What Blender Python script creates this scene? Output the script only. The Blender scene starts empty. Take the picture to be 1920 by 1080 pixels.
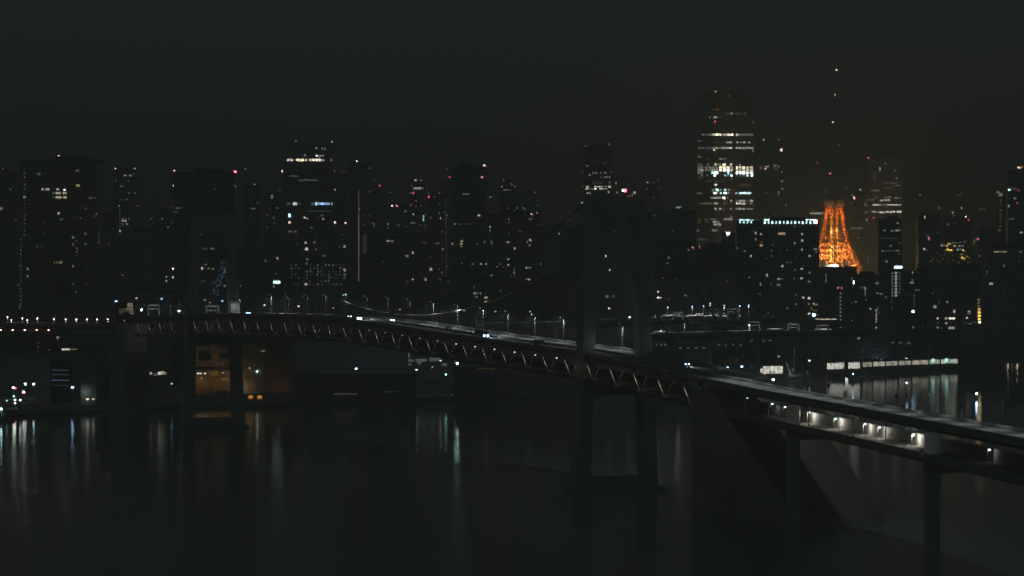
import bpy, math, random
from mathutils import Vector, Matrix
random.seed(11)
sc = bpy.context.scene
COL = sc.collection
F = 6200.0; H = 95.0; HY = 495.0            # focal length in px of the 1920 frame, camera height, horizon row
TAU = 0.00045                               # haze density per metre, thickened to lift the black level
def P(px, py, D): return Vector(((px-960)*D/F, D, H-(py-HY)*D/F))

# ------------------------------------------------------------------ materials
def newmat(name):
    m = bpy.data.materials.new(name); m.use_nodes = True
    return m, m.node_tree, m.node_tree.nodes['Principled BSDF']
def mat(name, col, rough=.7, noise=.25, scale=.15, metal=0.0, bump=0.0):
    m, nt, b = newmat(name)
    tc = nt.nodes.new('ShaderNodeTexCoord'); n = nt.nodes.new('ShaderNodeTexNoise')
    n.inputs['Scale'].default_value = scale; n.inputs['Detail'].default_value = 5
    nt.links.new(tc.outputs['Object'], n.inputs['Vector'])
    r = nt.nodes.new('ShaderNodeValToRGB')
    c0 = [c*(1-noise) for c in col]; c1 = [min(1, c*(1+noise)) for c in col]
    r.color_ramp.elements[0].position = .3; r.color_ramp.elements[1].position = .7
    r.color_ramp.elements[0].color = (*c0, 1); r.color_ramp.elements[1].color = (*c1, 1)
    nt.links.new(n.outputs['Fac'], r.inputs['Fac']); nt.links.new(r.outputs['Color'], b.inputs['Base Color'])
    b.inputs['Roughness'].default_value = rough; b.inputs['Metallic'].default_value = metal
    if bump:
        bp = nt.nodes.new('ShaderNodeBump'); bp.inputs['Strength'].default_value = bump
        nt.links.new(n.outputs['Fac'], bp.inputs['Height']); nt.links.new(bp.outputs['Normal'], b.inputs['Normal'])
    return m
def facade(name, col, glass, bw=3.4, bh=3.6):
    """wall with a regular pattern of unlit glazing"""
    m, nt, b = newmat(name)
    tc = nt.nodes.new('ShaderNodeTexCoord'); mp = nt.nodes.new('ShaderNodeMapping')
    sep = nt.nodes.new('ShaderNodeSeparateXYZ'); add = nt.nodes.new('ShaderNodeMath'); add.operation = 'ADD'
    cmb = nt.nodes.new('ShaderNodeCombineXYZ'); br = nt.nodes.new('ShaderNodeTexBrick')
    nt.links.new(tc.outputs['Object'], sep.inputs[0])
    nt.links.new(sep.outputs['X'], add.inputs[0]); nt.links.new(sep.outputs['Y'], add.inputs[1])
    nt.links.new(add.outputs[0], cmb.inputs['X']); nt.links.new(sep.outputs['Z'], cmb.inputs['Y'])
    nt.links.new(cmb.outputs[0], br.inputs['Vector'])
    br.offset = 0; br.inputs['Scale'].default_value = 1
    br.inputs['Brick Width'].default_value = bw; br.inputs['Row Height'].default_value = bh
    br.inputs['Mortar Size'].default_value = .55; br.inputs['Mortar Smooth'].default_value = .1
    br.inputs['Color1'].default_value = (*glass, 1); br.inputs['Color2'].default_value = (*[g*1.5 for g in glass], 1)
    br.inputs['Mortar'].default_value = (*col, 1)
    nt.links.new(br.outputs['Color'], b.inputs['Base Color']); b.inputs['Roughness'].default_value = .5
    return m
PAL = dict(w=(1, .93, .8), y=(1, .92, .62), b=(.38, .66, 1), c=(.58, .97, 1), r=(1, .08, .13), o=(1, .33, .07),
           g=(1, .62, .12), k=(.82, .88, .76), p=(.8, .86, 1), t=(.45, 1, .84), n=(1, .75, .45), m=(1, .42, .34))
LEV = [0, .016, .033, .062, .12, .27, .55, 1.15, 2.8, 7.0, 30.0]
EM = {}
def emit(code, lev, D=0, sample=False, k=1.0):
    q = round(min(D, 9000)/400)
    key = (code, lev, q, sample, k)
    if key in EM: return EM[key]
    m = bpy.data.materials.new('glow_'+code); m.use_nodes = True; nt = m.node_tree; nt.nodes.clear()
    e = nt.nodes.new('ShaderNodeEmission'); o = nt.nodes.new('ShaderNodeOutputMaterial')
    e.inputs['Color'].default_value = (*PAL[code], 1)
    e.inputs['Strength'].default_value = LEV[lev]*k*math.exp(TAU*q*400)
    nt.links.new(e.outputs[0], o.inputs['Surface'])
    try: m.cycles.emission_sampling = 'FRONT_BACK' if sample else 'NONE'
    except Exception: pass
    EM[key] = m; return m
def lit_bay(name, col, s, scale, D):
    """lit interior seen through an open front: bright strips and dark goods"""
    m = bpy.data.materials.new(name); m.use_nodes = True; nt = m.node_tree; nt.nodes.clear()
    tc = nt.nodes.new('ShaderNodeTexCoord'); n = nt.nodes.new('ShaderNodeTexVoronoi'); n.inputs['Scale'].default_value = scale
    r = nt.nodes.new('ShaderNodeValToRGB'); e = nt.nodes.new('ShaderNodeEmission'); o = nt.nodes.new('ShaderNodeOutputMaterial')
    mp = nt.nodes.new('ShaderNodeMapping'); mp.inputs['Scale'].default_value = (1, 1, 2.2)
    nt.links.new(tc.outputs['Object'], mp.inputs[0]); nt.links.new(mp.outputs[0], n.inputs['Vector'])
    r.color_ramp.elements[0].color = (.3*col[0], .3*col[1], .3*col[2], 1); r.color_ramp.elements[1].color = (*col, 1)
    r.color_ramp.elements[0].position = .15; r.color_ramp.elements[1].position = .85
    nt.links.new(n.outputs['Color'], r.inputs['Fac']); nt.links.new(r.outputs['Color'], e.inputs['Color'])
    e.inputs['Strength'].default_value = s*math.exp(TAU*D); nt.links.new(e.outputs[0], o.inputs['Surface'])
    m.cycles.emission_sampling = 'FRONT_BACK'
    return m
M_F = [facade('facade_grey', (.5, .49, .46), (.12, .14, .15)), facade('facade_brown', (.52, .46, .42), (.14, .13, .13), 4.2, 3.2),
       facade('facade_blue', (.44, .46, .48), (.12, .14, .16), 2.6, 4.0), facade('facade_pale', (.55, .55, .54), (.15, .16, .165), 5, 3.4)]
M_PALE = mat('pale_panel_wall', (.5, .52, .52), .7, .08, .03)
M_ROOF = mat('roof_felt', (.1, .1, .1), .9)
M_STEEL = mat('steel_grey', (.32, .33, .34), .5, .12, .3)
M_WHITE = mat('painted_white_steel', (.5, .51, .52), .45, .08, .1)
M_TRUSS = mat('truss_paint', (.5, .48, .42), .5, .1, .2)
M_CONC = mat('concrete', (.42, .42, .4), .85, .2, .08, bump=.2)
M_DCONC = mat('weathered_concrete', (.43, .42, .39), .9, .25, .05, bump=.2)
M_ROAD = mat('asphalt', (.2, .205, .205), .85, .2, .4)
M_PAR = mat('parapet_concrete', (.32, .33, .32), .8, .12, .1)
M_SLOPE = mat('shade_toned_slope_concrete', (.13, .13, .12), .95, .4, .03)  # shade put into the colour of the upward slope, which catches sky light
M_LAND = mat('port_ground', (.2, .195, .175), .95, .4, .01)
M_CABLE = mat('wrapped_cable', (.26, .26, .26), .7)
M_DARK = mat('dark_metal', (.05, .05, .052), .6)
M_ORANGE = mat('international_orange_paint', (.9, .25, .035), .5, .1, .2)
M_TWHITE = mat('tower_white_paint', (.6, .55, .5), .5, .1, .2)
M_SHAFT = mat('shaft_cladding', (.5, .3, .09), .6, .1, .2)
M_OCHRE = mat('ochre_render', (.5, .36, .2), .85, .2, .06)
M_BRICK = mat('red_brown_cladding', (.3, .19, .15), .85, .15, .08)
M_SHED = mat('ribbed_shed_wall', (.2, .21, .2), .7, .1, .05)
M_LEAF = mat('foliage', (.05, .08, .035), .8, .5, 1.5)
M_BARK = mat('bark', (.09, .07, .05), .9)
M_GLASS = mat('vehicle_glass', (.03, .035, .04), .15)
M_TYRE = mat('tyre_rubber', (.03, .03, .03), .9)
M_HULL = mat('hull_paint', (.12, .13, .15), .5)
M_RED = mat('red_paint', (.4, .04, .03), .5)
M_LINE = mat('road_marking', (.6, .6, .58), .7, .05)

# ------------------------------------------------------------------ mesh helpers
class MB:
    def __init__(s): s.v = []; s.f = []; s.mi = []
    def add(s, vs, fs, mi=0):
        n = len(s.v); s.v += [tuple(v) for v in vs]; s.f += [tuple(i+n for i in f) for f in fs]; s.mi += [mi]*len(fs)
    def box(s, c, size, rz=0.0, mi=0, taper=1.0):
        cx, cy, cz = c; a, b, h = size[0]/2, size[1]/2, size[2]/2; ca, sa = math.cos(rz), math.sin(rz); vs = []
        for z, t in ((-h, 1), (h, taper)):
            for x, y in ((-a, -b), (a, -b), (a, b), (-a, b)):
                x *= t; y *= t; vs.append((cx+x*ca-y*sa, cy+x*sa+y*ca, cz+z))
        s.add(vs, [(3, 2, 1, 0), (4, 5, 6, 7), (0, 1, 5, 4), (1, 2, 6, 5), (2, 3, 7, 6), (3, 0, 4, 7)], mi)
    def bar(s, p, q, r, r2=None, n=4, mi=0):
        p = Vector(p); q = Vector(q); d = (q-p)
        if d.length < 1e-6: return
        d.normalize(); r2 = r if r2 is None else r2
        u = d.cross(Vector((0, 0, 1)));
        if u.length < 1e-3: u = Vector((1, 0, 0))
        u.normalize(); w = d.cross(u); vs = []
        for pt, rr in ((p, r), (q, r2)):
            for i in range(n):
                a = math.pi*2*(i+.5)/n; vs.append(pt+u*math.cos(a)*rr+w*math.sin(a)*rr)
        fs = [(i, (i+1) % n, (i+1) % n+n, i+n) for i in range(n)]+[tuple(range(n))[::-1], tuple(range(n, 2*n))]
        s.add(vs, fs, mi)
    def sweep(s, pts, prof, mi=0):
        """closed profile (offset to the right of travel, dz) along pts"""
        k = len(prof); vs = []
        for i, p in enumerate(pts):
            a = pts[max(i-1, 0)]; b = pts[min(i+1, len(pts)-1)]
            t = Vector((b[0]-a[0], b[1]-a[1], 0)).normalized(); r = Vector((t.y, -t.x, 0))
            for o, dz in prof: vs.append(Vector(p)+r*o+Vector((0, 0, dz)))
        fs = []
        for i in range(len(pts)-1):
            for j in range(k):
                fs.append((i*k+j, i*k+(j+1) % k, (i+1)*k+(j+1) % k, (i+1)*k+j))
        fs.append(tuple(range(k))); fs.append(tuple(range((len(pts)-1)*k, len(pts)*k))[::-1])
        s.add(vs, fs, mi)
    def ball(s, c, r, n=6, mi=0, sz=1.0):
        vs = []; fs = []
        for i in range(1, n//2+1):
            th = math.pi*i/(n//2+1)
            for j in range(n):
                a = 2*math.pi*j/n; vs.append((c[0]+r*math.sin(th)*math.cos(a), c[1]+r*math.sin(th)*math.sin(a), c[2]+r*sz*math.cos(th)))
        m = n//2
        for i in range(m-1):
            for j in range(n): fs.append((i*n+j, (i+1)*n+j, (i+1)*n+(j+1) % n, i*n+(j+1) % n))
        t = len(vs); vs.append((c[0], c[1], c[2]+r*sz)); vs.append((c[0], c[1], c[2]-r*sz))
        for j in range(n): fs.append((t, j, (j+1) % n)); fs.append((t+1, (m-1)*n+(j+1) % n, (m-1)*n+j))
        s.add(vs, fs, mi)
    def build(s, name, mats, parent=None, loc=(0, 0, 0), rz=0):
        me = bpy.data.meshes.new(name); me.from_pydata(s.v, [], s.f)
        for m in (mats if isinstance(mats, (list, tuple)) else [mats]): me.materials.append(m)
        for p, i in zip(me.polygons, s.mi): p.material_index = i
        me.update(); o = bpy.data.objects.new(name, me); COL.objects.link(o); o.location = loc; o.rotation_euler = (0, 0, rz)
        if parent: o.parent = parent
        return o
def thing(name, label, cat, loc=(0, 0, 0), rz=0, group=None):
    o = bpy.data.objects.new(name, None); COL.objects.link(o); o.location = loc; o.rotation_euler = (0, 0, rz)
    o['label'] = label; o['category'] = cat
    if group: o['group'] = group
    o.empty_display_size = 1
    return o
def tag(o, label, cat, group=None):
    o['label'] = label; o['category'] = cat
    if group: o['group'] = group
    return o
def kind(o, k): o['kind'] = k; return o
UNIT = {}
def unit_box(m):
    if m.name not in UNIT:
        b = MB(); b.box((0, 0, 0), (1, 1, 1)); me = bpy.data.meshes.new('box_pane'); me.from_pydata(b.v, [], b.f); me.materials.append(m); UNIT[m.name] = me
    return UNIT[m.name]
def pane(name, m, parent, loc, size, rz=0):
    o = bpy.data.objects.new(name, unit_box(m)); COL.objects.link(o); o.location = loc; o.scale = size; o.rotation_euler = (0, 0, rz)
    o.parent = parent; return o
def light(kindn, loc, power, col, parent=None, size=.4, angle=2.6, aim=None, name='lamp_light'):
    D_ = loc[1]+(parent.location.y if parent else 0)
    l = bpy.data.lights.new(name, kindn); l.energy = power*math.exp((TAU-.00007)*abs(D_)); l.color = col
    l.shadow_soft_size = size
    if kindn == 'SPOT': l.spot_size = angle; l.spot_blend = .5
    o = bpy.data.objects.new(name, l); COL.objects.link(o); o.location = loc
    if aim is not None: o.rotation_euler = Vector(aim).to_track_quat('-Z', 'Y').to_euler()
    if parent: o.parent = parent
    return o
ORD = 'first second third fourth fifth sixth seventh eighth ninth tenth eleventh twelfth thirteenth fourteenth fifteenth sixteenth seventeenth eighteenth nineteenth twentieth'.split()
TENS = {20: 'twenty', 30: 'thirty', 40: 'forty'}
def nth(i):
    if i < 20: return ORD[i]
    t = (i+1)//10*10; u = (i+1) % 10
    return {20: 'twentieth', 30: 'thirtieth', 40: 'fortieth'}[t] if u == 0 else TENS[t]+'-'+ORD[u-1]

# ------------------------------------------------------------------ camera, sky, light
cam = bpy.data.cameras.new('camera'); co = bpy.data.objects.new('camera', cam); COL.objects.link(co)
co.location = (0, 0, H); co.rotation_euler = (math.pi/2, 0, 0); cam.sensor_width = 36; cam.lens = 36*F/1920
cam.shift_y = (HY-540)/1920; cam.clip_start = 1; cam.clip_end = 200000
sc.camera = co
w = bpy.data.worlds.new('World'); sc.world = w; w.use_nodes = True; nt = w.node_tree; bg = nt.nodes['Background']
sky = nt.nodes.new('ShaderNodeTexSky'); sky.sky_type = 'NISHITA'; sky.sun_disc = False
sky.sun_elevation = math.radians(25); sky.sun_rotation = math.radians(205); sky.air_density = 1; sky.dust_density = 1
hs = nt.nodes.new('ShaderNodeMixRGB'); hs.blend_type = 'ADD'; hs.inputs[0].default_value = 1
scl = nt.nodes.new('ShaderNodeMixRGB'); scl.blend_type = 'MULTIPLY'; scl.inputs[0].default_value = 1
scl.inputs[2].default_value = (.0016, .0013, .0010, 1)       # moonlit air, a few thousandths of daylight
nt.links.new(sky.outputs[0], scl.inputs[1]); nt.links.new(scl.outputs[0], hs.inputs[1])
hs.inputs[2].default_value = (.222, .28, .254, 1)           # even glow of the city under the night sky
nt.links.new(hs.outputs[0], bg.inputs['Color']); bg.inputs['Strength'].default_value = .1
moon = bpy.data.lights.new('moon', 'SUN'); moon.energy = .006; moon.angle = math.radians(.5); moon.color = (.85, .92, 1)
mo = bpy.data.objects.new('moon', moon); COL.objects.link(mo); mo.rotation_euler = (math.radians(65), 0, math.radians(-25)); mo.location = (0, 0, 500)
sc.view_settings.view_transform = 'Standard'; sc.view_settings.look = 'None'; sc.view_settings.exposure = 0; sc.view_settings.gamma = 1
cy = sc.cycles
cy.use_denoising = True; cy.max_bounces = 4; cy.diffuse_bounces = 1; cy.glossy_bounces = 3; cy.volume_bounces = 0
cy.transmission_bounces = 2; cy.sample_clamp_indirect = 1.5; cy.sample_clamp_direct = 0; cy.use_light_tree = True; cy.caustics_reflective = True
try: cy.denoising_input_passes = 'RGB_ALBEDO_NORMAL'; cy.denoiser = 'OPENIMAGEDENOISE'; cy.denoising_prefilter = 'ACCURATE'
except Exception: pass

# ------------------------------------------------------------------ water, land, haze
m, nt, b = newmat('harbour_water')
b.inputs['Base Color'].default_value = (.17, .19, .175, 1); b.inputs['Roughness'].default_value = .05; b.inputs['IOR'].default_value = 1.33
tc = nt.nodes.new('ShaderNodeTexCoord'); n1 = nt.nodes.new('ShaderNodeTexNoise'); n1.inputs['Scale'].default_value = .3; n1.inputs['Detail'].default_value = 5
n2 = nt.nodes.new('ShaderNodeTexNoise'); n2.inputs['Scale'].default_value = .03; n2.inputs['Detail'].default_value = 2
ad = nt.nodes.new('ShaderNodeMath'); ad.operation = 'MULTIPLY_ADD'; ad.inputs[1].default_value = 3.0
nt.links.new(tc.outputs['Object'], n1.inputs['Vector']); nt.links.new(tc.outputs['Object'], n2.inputs['Vector'])
nt.links.new(n2.outputs['Fac'], ad.inputs[0]); nt.links.new(n1.outputs['Fac'], ad.inputs[2])
bp = nt.nodes.new('ShaderNodeBump'); bp.inputs['Strength'].default_value = .38; bp.inputs['Distance'].default_value = .16
nt.links.new(ad.outputs[0], bp.inputs['Height']); nt.links.new(bp.outputs['Normal'], b.inputs['Normal'])
M_WATER = m
sx = nt.nodes.new('ShaderNodeSeparateXYZ'); nt.links.new(tc.outputs['Object'], sx.inputs[0])
wn = nt.nodes.new('ShaderNodeTexNoise'); wn.inputs['Scale'].default_value = .004; nt.links.new(tc.outputs['Object'], wn.inputs['Vector'])
wa = nt.nodes.new('ShaderNodeMath'); wa.operation = 'MULTIPLY_ADD'; wa.inputs[1].default_value = 500; nt.links.new(wn.outputs['Fac'], wa.inputs[0]); nt.links.new(sx.outputs['Y'], wa.inputs[2])
mr = nt.nodes.new('ShaderNodeMapRange'); mr.inputs['From Min'].default_value = 1450; mr.inputs['From Max'].default_value = 2300
mr.inputs['To Min'].default_value = .2; mr.inputs['To Max'].default_value = .045     # wind ripples in the open, calm by the quays
nt.links.new(wa.outputs[0], mr.inputs['Value']); nt.links.new(mr.outputs[0], b.inputs['Roughness'])
g = MB(); g.add([(-9000, 20, 0), (9000, 20, 0), (9000, 9000, 0), (-9000, 9000, 0)], [(0, 1, 2, 3)])
kind(g.build('water', M_WATER), 'structure')
def G(px, py, z=3.0):
    D = (H-z)*F/(py-HY); return ((px-960)*D/F, D, z)
shore = [(-700, 800), (0, 772), (120, 767), (330, 757), (600, 752), (760, 747), (960, 738), (1060, 734), (1250, 728), (1400, 714), (1450, 704), (1560, 698), (1690, 692), (1802, 686), (1812, 668), (1850, 640), (1930, 632), (2500, 630)]
sp = [G(*s) for s in shore]
g = MB(); far = [(-30000, 60000, 3), (30000, 60000, 3)]
top = [(-30000, sp[0][1], 3)]+sp+[(30000, sp[-1][1], 3)]
n = len(top); vs = top+[(x, 60000, 3) for x, y, z in top]
g.add(vs, [(i, i+1, i+1+n, i+n) for i in range(n-1)])
vs = top+[(x, y, -3) for x, y, z in top]
g.add(vs, [(i, i+n, i+1+n, i+1) for i in range(n-1)])
kind(g.build('land', M_LAND), 'structure')
q = MB(); q.sweep([Vector(p) for p in top[1:-1]], [(-.2, .004), (1.0, .004), (1.0, -2.2), (1.4, -2.2), (1.4, .6), (-.2, .6)])
o = q.build('quay_wall', M_DCONC); tag(o, 'long low concrete quay wall along the far shore of the harbour', 'quay wall')
hz = MB(); hz.box((0, 5400, 340), (16000, 13000, 720-18))
hzo = hz.build('haze', None) if False else None
me = bpy.data.meshes.new('haze'); bb = MB(); bb.box((0, 6000, 195), (24000, 14000, 398)); me.from_pydata(bb.v, [], bb.f)
hm = bpy.data.materials.new('haze'); hm.use_nodes = True; hm.node_tree.nodes.clear()
pv = hm.node_tree.nodes.new('ShaderNodeVolumePrincipled'); oo = hm.node_tree.nodes.new('ShaderNodeOutputMaterial')
pv.inputs['Color'].default_value = (.93, .95, .95, 1); pv.inputs['Density'].default_value = TAU; pv.inputs['Anisotropy'].default_value = 0
hm.node_tree.links.new(pv.outputs[0], oo.inputs['Volume']); me.materials.append(hm)
ho = bpy.data.objects.new('haze', me); COL.objects.link(ho); kind(ho, 'stuff')

# ------------------------------------------------------------------ city buildings
BL = []
def building(x0, x1, yt, D, label, style='box', fm=0, depth=None, yaw=None, ground=3.0, name='office_tower', cat='tower block', body=True):
    c = P((x0+x1)/2, yt, D); W = (x1-x0)*D/F; Z = c.z-ground
    d = depth or max(10, min(34, .65*W)); th = math.radians(yaw if yaw is not None else random.uniform(-9, 9))
    if W < d*abs(math.sin(th))*1.6: th = 0
    ww = (W-d*abs(math.sin(th)))/math.cos(th)
    cx, cyy = c.x*(1+d/2/D), D+d/2
    t = thing(name, label, cat, (cx, cyy, ground), th)
    B = dict(t=t, x0=x0, x1=x1, yt=yt, D=D, w=ww, d=d, h=Z, c=(cx, cyy), th=th, style=style, wins=[], g=ground)
    BL.append(B)
    if body:
        mb = MB(); fmn = M_F[fm] if isinstance(fm, int) else fm
        if style == 'box':
            mb.box((0, 0, Z/2-1), (ww, d, Z-2)); mb.box((0, 0, Z-1), (ww+.6, d+.6, 2), mi=1)
            k = max(2, int(Z/14))
            for i in range(1, k): mb.box((0, 0, Z*i/k), (ww+.5, d+.5, .5), mi=1)
        elif style == 'setback':
            mb.box((0, 0, Z*.43), (ww, d, Z*.86)); mb.box((0, 0, Z*.86+.5), (ww+.6, d+.6, 1), mi=1)
            mb.box((0, 0, Z*.93+.5), (ww*.86, d*.8, Z*.14-1))
        elif style == 'round':
            prof = [(0, 1), (.5, 1.0), (.72, .985), (.86, .93), (.95, .86), (1, .74)]; N = 8; vs = []; 
            for hh, k in prof:
                for i in range(N):
                    a = math.pi/4*i+math.pi/8; vs.append((math.cos(a)*ww/2*k/.924, math.sin(a)*d/2*k/.924, hh*Z))
            fs = [(r*N+i, r*N+(i+1) % N, (r+1)*N+(i+1) % N, (r+1)*N+i) for r in range(len(prof)-1) for i in range(N)]+[tuple(range((len(prof)-1)*N, len(prof)*N))]
            mb.add(vs, fs)
        elif style == 'dome':
            mb.box((0, 0, Z*.36), (ww, d, Z*.72)); 
            N = 16; R = 5; vs = []; fs = []
            for r in range(R):
                a = math.pi/2*r/R
                for i in range(N):
                    b_ = 2*math.pi*i/N; vs.append((math.cos(a)*math.cos(b_)*ww*.47, math.cos(a)*math.sin(b_)*d*.47, Z*.72+Z*.28*math.sin(a)))
            vs.append((0, 0, Z)); 
            for r in range(R-1):
                for i in range(N): fs.append((r*N+i, r*N+(i+1) % N, (r+1)*N+(i+1) % N, (r+1)*N+i))
            for i in range(N): fs.append(((R-1)*N+i, (R-1)*N+(i+1) % N, R*N))
            mb.add(vs, fs)
        mb.build('wall', [fmn, M_ROOF], t)
        if style == 'box' and W > 18:
            r = MB(); r.box((ww*random.uniform(-.15, .15), 0, Z+1.5), (ww*.4, d*.5, 3)); r.box((ww*.28, 0, Z+1), (ww*.12, d*.3, 2))
            r.build('plant_room', M_ROOF, t)
    return B
def hit(B, px, py):
    """where the sight line of a pixel meets the building's front or side face"""
    o = Vector((0-B['c'][0], 0-B['c'][1], H-B['g'])); dr = Vector(((px-960)/F, 1, -(py-HY)/F))
    R = Matrix.Rotation(-B['th'], 3, 'Z'); o = R @ o; dr = R @ dr
    best = None
    for ax, ext in ((0, B['w']/2), (1, B['d']/2)):
        if abs(dr[ax]) < 1e-9: continue
        s = -1 if dr[ax] > 0 else 1
        t = (s*ext-o[ax])/dr[ax]; p = o+dr*t; ob = 1-ax; eo = (B['d']/2, B['w']/2)[ax]
        if t > 0 and abs(p[ob]) <= eo+.01 and -.5 <= p.z <= B['h']+.01:
            best = (p, ax, s, abs(dr[ax]), t)
    return best

b_ = building
b_(-60, 38, 322, 3300, 'dark apartment tower cut by the left edge of the picture', fm=1)
BIG = b_(45, 190, 299, 2700, 'broad dark tower with a dotted column of lights down its left corner', yaw=-1, fm=1)
b_(214, 256, 320, 3600, 'slim far tower with tiny lights down its left edge and three roof lamps')
b_(190, 216, 398, 3300, 'low dark block squeezed between the broad tower and the slim tower')
b_(250, 289, 427, 2600, 'plain pale grey block with no lit windows beside the black slab', fm=M_PALE, yaw=0)
b_(289, 330, 398, 3500, 'far low block with scattered pinpoint windows left of the black slab', fm=2)
b_(327, 442, 323, 2550, 'wide black slab tower with a large red lamp on its right roof corner', yaw=3, fm=2)
b_(455, 488, 348, 3600, 'far tower with a close pair of white lamps on its roof', fm=0)
b_(498, 529, 362, 3500, 'thin far tower beside the office tower with two grey windows stacked', fm=1)
b_(538, 628, 272, 4200, 'tall rear tower with one bright yellow lit floor just below its top', 'box', fm=2, yaw=2)
b_(528, 652, 325, 3200, 'large office tower crossed by one bluish white lit floor', fm=2, yaw=4)
b_(652, 692, 308, 3800, 'unlit rear tower with a single white lamp above its roof')
b_(656, 674, 358, 2620, 'narrow black block edged by one continuous vertical line of light', yaw=0, fm=2)
b_(676, 700, 436, 2750, 'small block beside the vertical light line with a faint grey stairwell', fm=3)
b_(692, 724, 360, 3700, 'dim far tower with a red roof lamp right of the light line', fm=1)
b_(724, 768, 384, 3500, 'far block carrying two red lamps side by side on its roof', fm=0)
b_(770, 800, 346, 3950, 'far tower with a short row of lit top windows and two white roof lamps', fm=0)
b_(800, 838, 367, 3600, 'far block crowned by two close red lamps beside the white-lamp tower', fm=2)
b_(828, 852, 336, 4100, 'thin far tower with a red lamp just left of the twin-lamp tower')
b_(850, 913, 314, 2800, 'tall dark tower with two bright red lamps at its roof corners', yaw=-3, fm=0)
b_(936, 968, 340, 3600, 'far tower with a short pale lit row near its top', fm=2)
b_(968, 1006, 362, 4000, 'faint far block with pinpoint lamps beside the short-row tower')
b_(914, 1012, 402, 2650, 'wide dark apartment block dotted with many small warm windows', yaw=5, fm=1)
b_(1012, 1062, 424, 3600, 'low far block with one white window in the gap before the bridge tower', fm=2)
b_(1092, 1149, 274, 4000, 'tall far tower with two lines of brightly lit floors at mid height', yaw=3, fm=1)
b_(1060, 1108, 428, 2900, 'unlit block standing left of the near bridge tower', fm=0)
b_(1108, 1224, 398, 2700, 'broad nearly unlit block directly behind the near bridge tower', fm=2, yaw=2)
b_(1212, 1237, 344, 4200, 'faint brownish far tower right of the near bridge tower', fm=3)
b_(1224, 1243, 386, 3900, 'short pale annex in front of the faint brownish tower', fm=3)
b_(1245, 1306, 396, 3500, 'mid height block with a small cyan sign on its roof', fm=2)
MORI = b_(1306, 1414, 170, 4800, 'tallest skyscraper with rounded top and many lit office floors', 'round', fm=2, depth=82, yaw=0, name='skyscraper', cat='skyscraper')
b_(1420, 1470, 268, 5300, 'tall narrow tower with orange and grey windows right of the skyscraper', fm=1)
b_(1236, 1306, 456, 2850, 'dark apartment block with two red lamps at its right roof end', fm=0)
b_(1302, 1384, 462, 2950, 'dark block hiding the foot of the tallest skyscraper', fm=1)
b_(1354, 1378, 436, 3300, 'small block with a dazzling white sign below the skyscraper', fm=2)
b_(1383, 1533, 413, 3000, 'long flat-topped block crowned by a brilliant white light strip', yaw=0, fm=0)
b_(1518, 1554, 346, 5700, 'slim rear tower with a dim window column just left of the orange tower', fm=2)
b_(1588, 1614, 358, 5800, 'far block with red and white lamps right of the orange tower deck')
b_(1622, 1691, 293, 4800, 'tall office tower with stacked rows of pale lit floors', yaw=2, fm=0)
b_(1594, 1624, 424, 5300, 'low far block with a dotted lit row beside the orange tower', fm=1)
b_(1648, 1690, 410, 3400, 'dim striped block in front of the tower of pale lit floors', fm=3)
b_(1529, 1604, 501, 3400, 'low dark block hiding the base of the orange lattice tower', yaw=0, fm=1)
b_(1600, 1668, 515, 3150, 'dark apartment block right of the orange tower with a white lamp', yaw=0, fm=0)
b_(1668, 1697, 506, 3150, 'slim block with three columns of windows under a blue roof sign', yaw=0, fm=2)
b_(1697, 1746, 508, 3200, 'dim block with a thin dotted stairwell right of the blue sign', fm=1)
b_(1718, 1764, 404, 4000, 'far block with several red lamps above its roof left of the gold dome', fm=0)
b_(1764, 1822, 410, 4200, 'far block with pink and white lamps directly above the gold dome', fm=1)
b_(1744, 1834, 446, 3400, 'domed building glittering with gold windows', 'dome', fm=1, yaw=0, name='domed_building', cat='building')
b_(1834, 1870, 432, 3900, 'low unlit far block between the gold dome and the lit strip tower')
b_(1869, 1883, 362, 3800, 'very thin tower washed by a faint orange vertical strip', fm=1, yaw=0)
b_(1886, 1975, 320, 3500, 'tall tower at the right edge with an orange lamp on its roof', fm=2)
b_(1842, 1945, 462, 3050, 'wide block at the right edge with one dotted lit row', fm=0)
b_(1800, 1845, 500, 3250, 'unlit dark block right of the gold dome base', fm=2)
b_(1740, 1800, 560, 3100, 'harbour office with two short bright window rows', fm=1, yaw=0)
b_(1806, 1844, 556, 3050, 'building with a golden chevron light column at its right corner', fm=1, yaw=0)
b_(1844, 1960, 590, 3500, 'low unlit waterfront block at the right edge', fm=0)
b_(1565, 1587, 543, 2830, 'slender tower marked by one central dotted column of lights', fm=2, yaw=0)
b_(1524, 1566, 594, 2850, 'low hall with a row of yellow bulbs along its eaves', fm=1, yaw=0, name='hall', cat='hall')
b_(1587, 1668, 570, 2880, 'low block with one dotted stairwell at its right end', fm=0, yaw=0)
b_(430, 530, 470, 2700, 'dark block with a small cyan sign beside the office tower', fm=0)
b_(528, 656, 488, 2620, 'dark apartment block with faint rows of windows below the office tower', fm=3, yaw=0)
b_(376, 434, 478, 2480, 'glass block speckled with tiny bluish windows behind the far bridge tower', fm=2, yaw=0)
b_(700, 830, 442, 2780, 'broad dark block with sparse warm windows behind mid span', fm=1)
b_(830, 918, 520, 2620, 'low dark block with two warm window pairs behind the deck', fm=0, yaw=0)
b_(60, 330, 545, 2480, 'long low unlit block behind the left viaduct', fm=0, yaw=0)
b_(-60, 46, 442, 2560, 'dark lower block at the left edge of the picture', fm=2)
b_(1012, 1104, 520, 2680, 'unlit low block behind the deck left of the near bridge tower', fm=1)
b_(1224, 1330, 520, 2750, 'low block with a bright window pair above the interchange', fm=2)
b_(1330, 1384, 505, 2800, 'dark low block above the interchange left of the strip block', fm=0)
b_(656, 702, 490, 2680, 'dark low block right of the vertical light line foot', fm=1)

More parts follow.
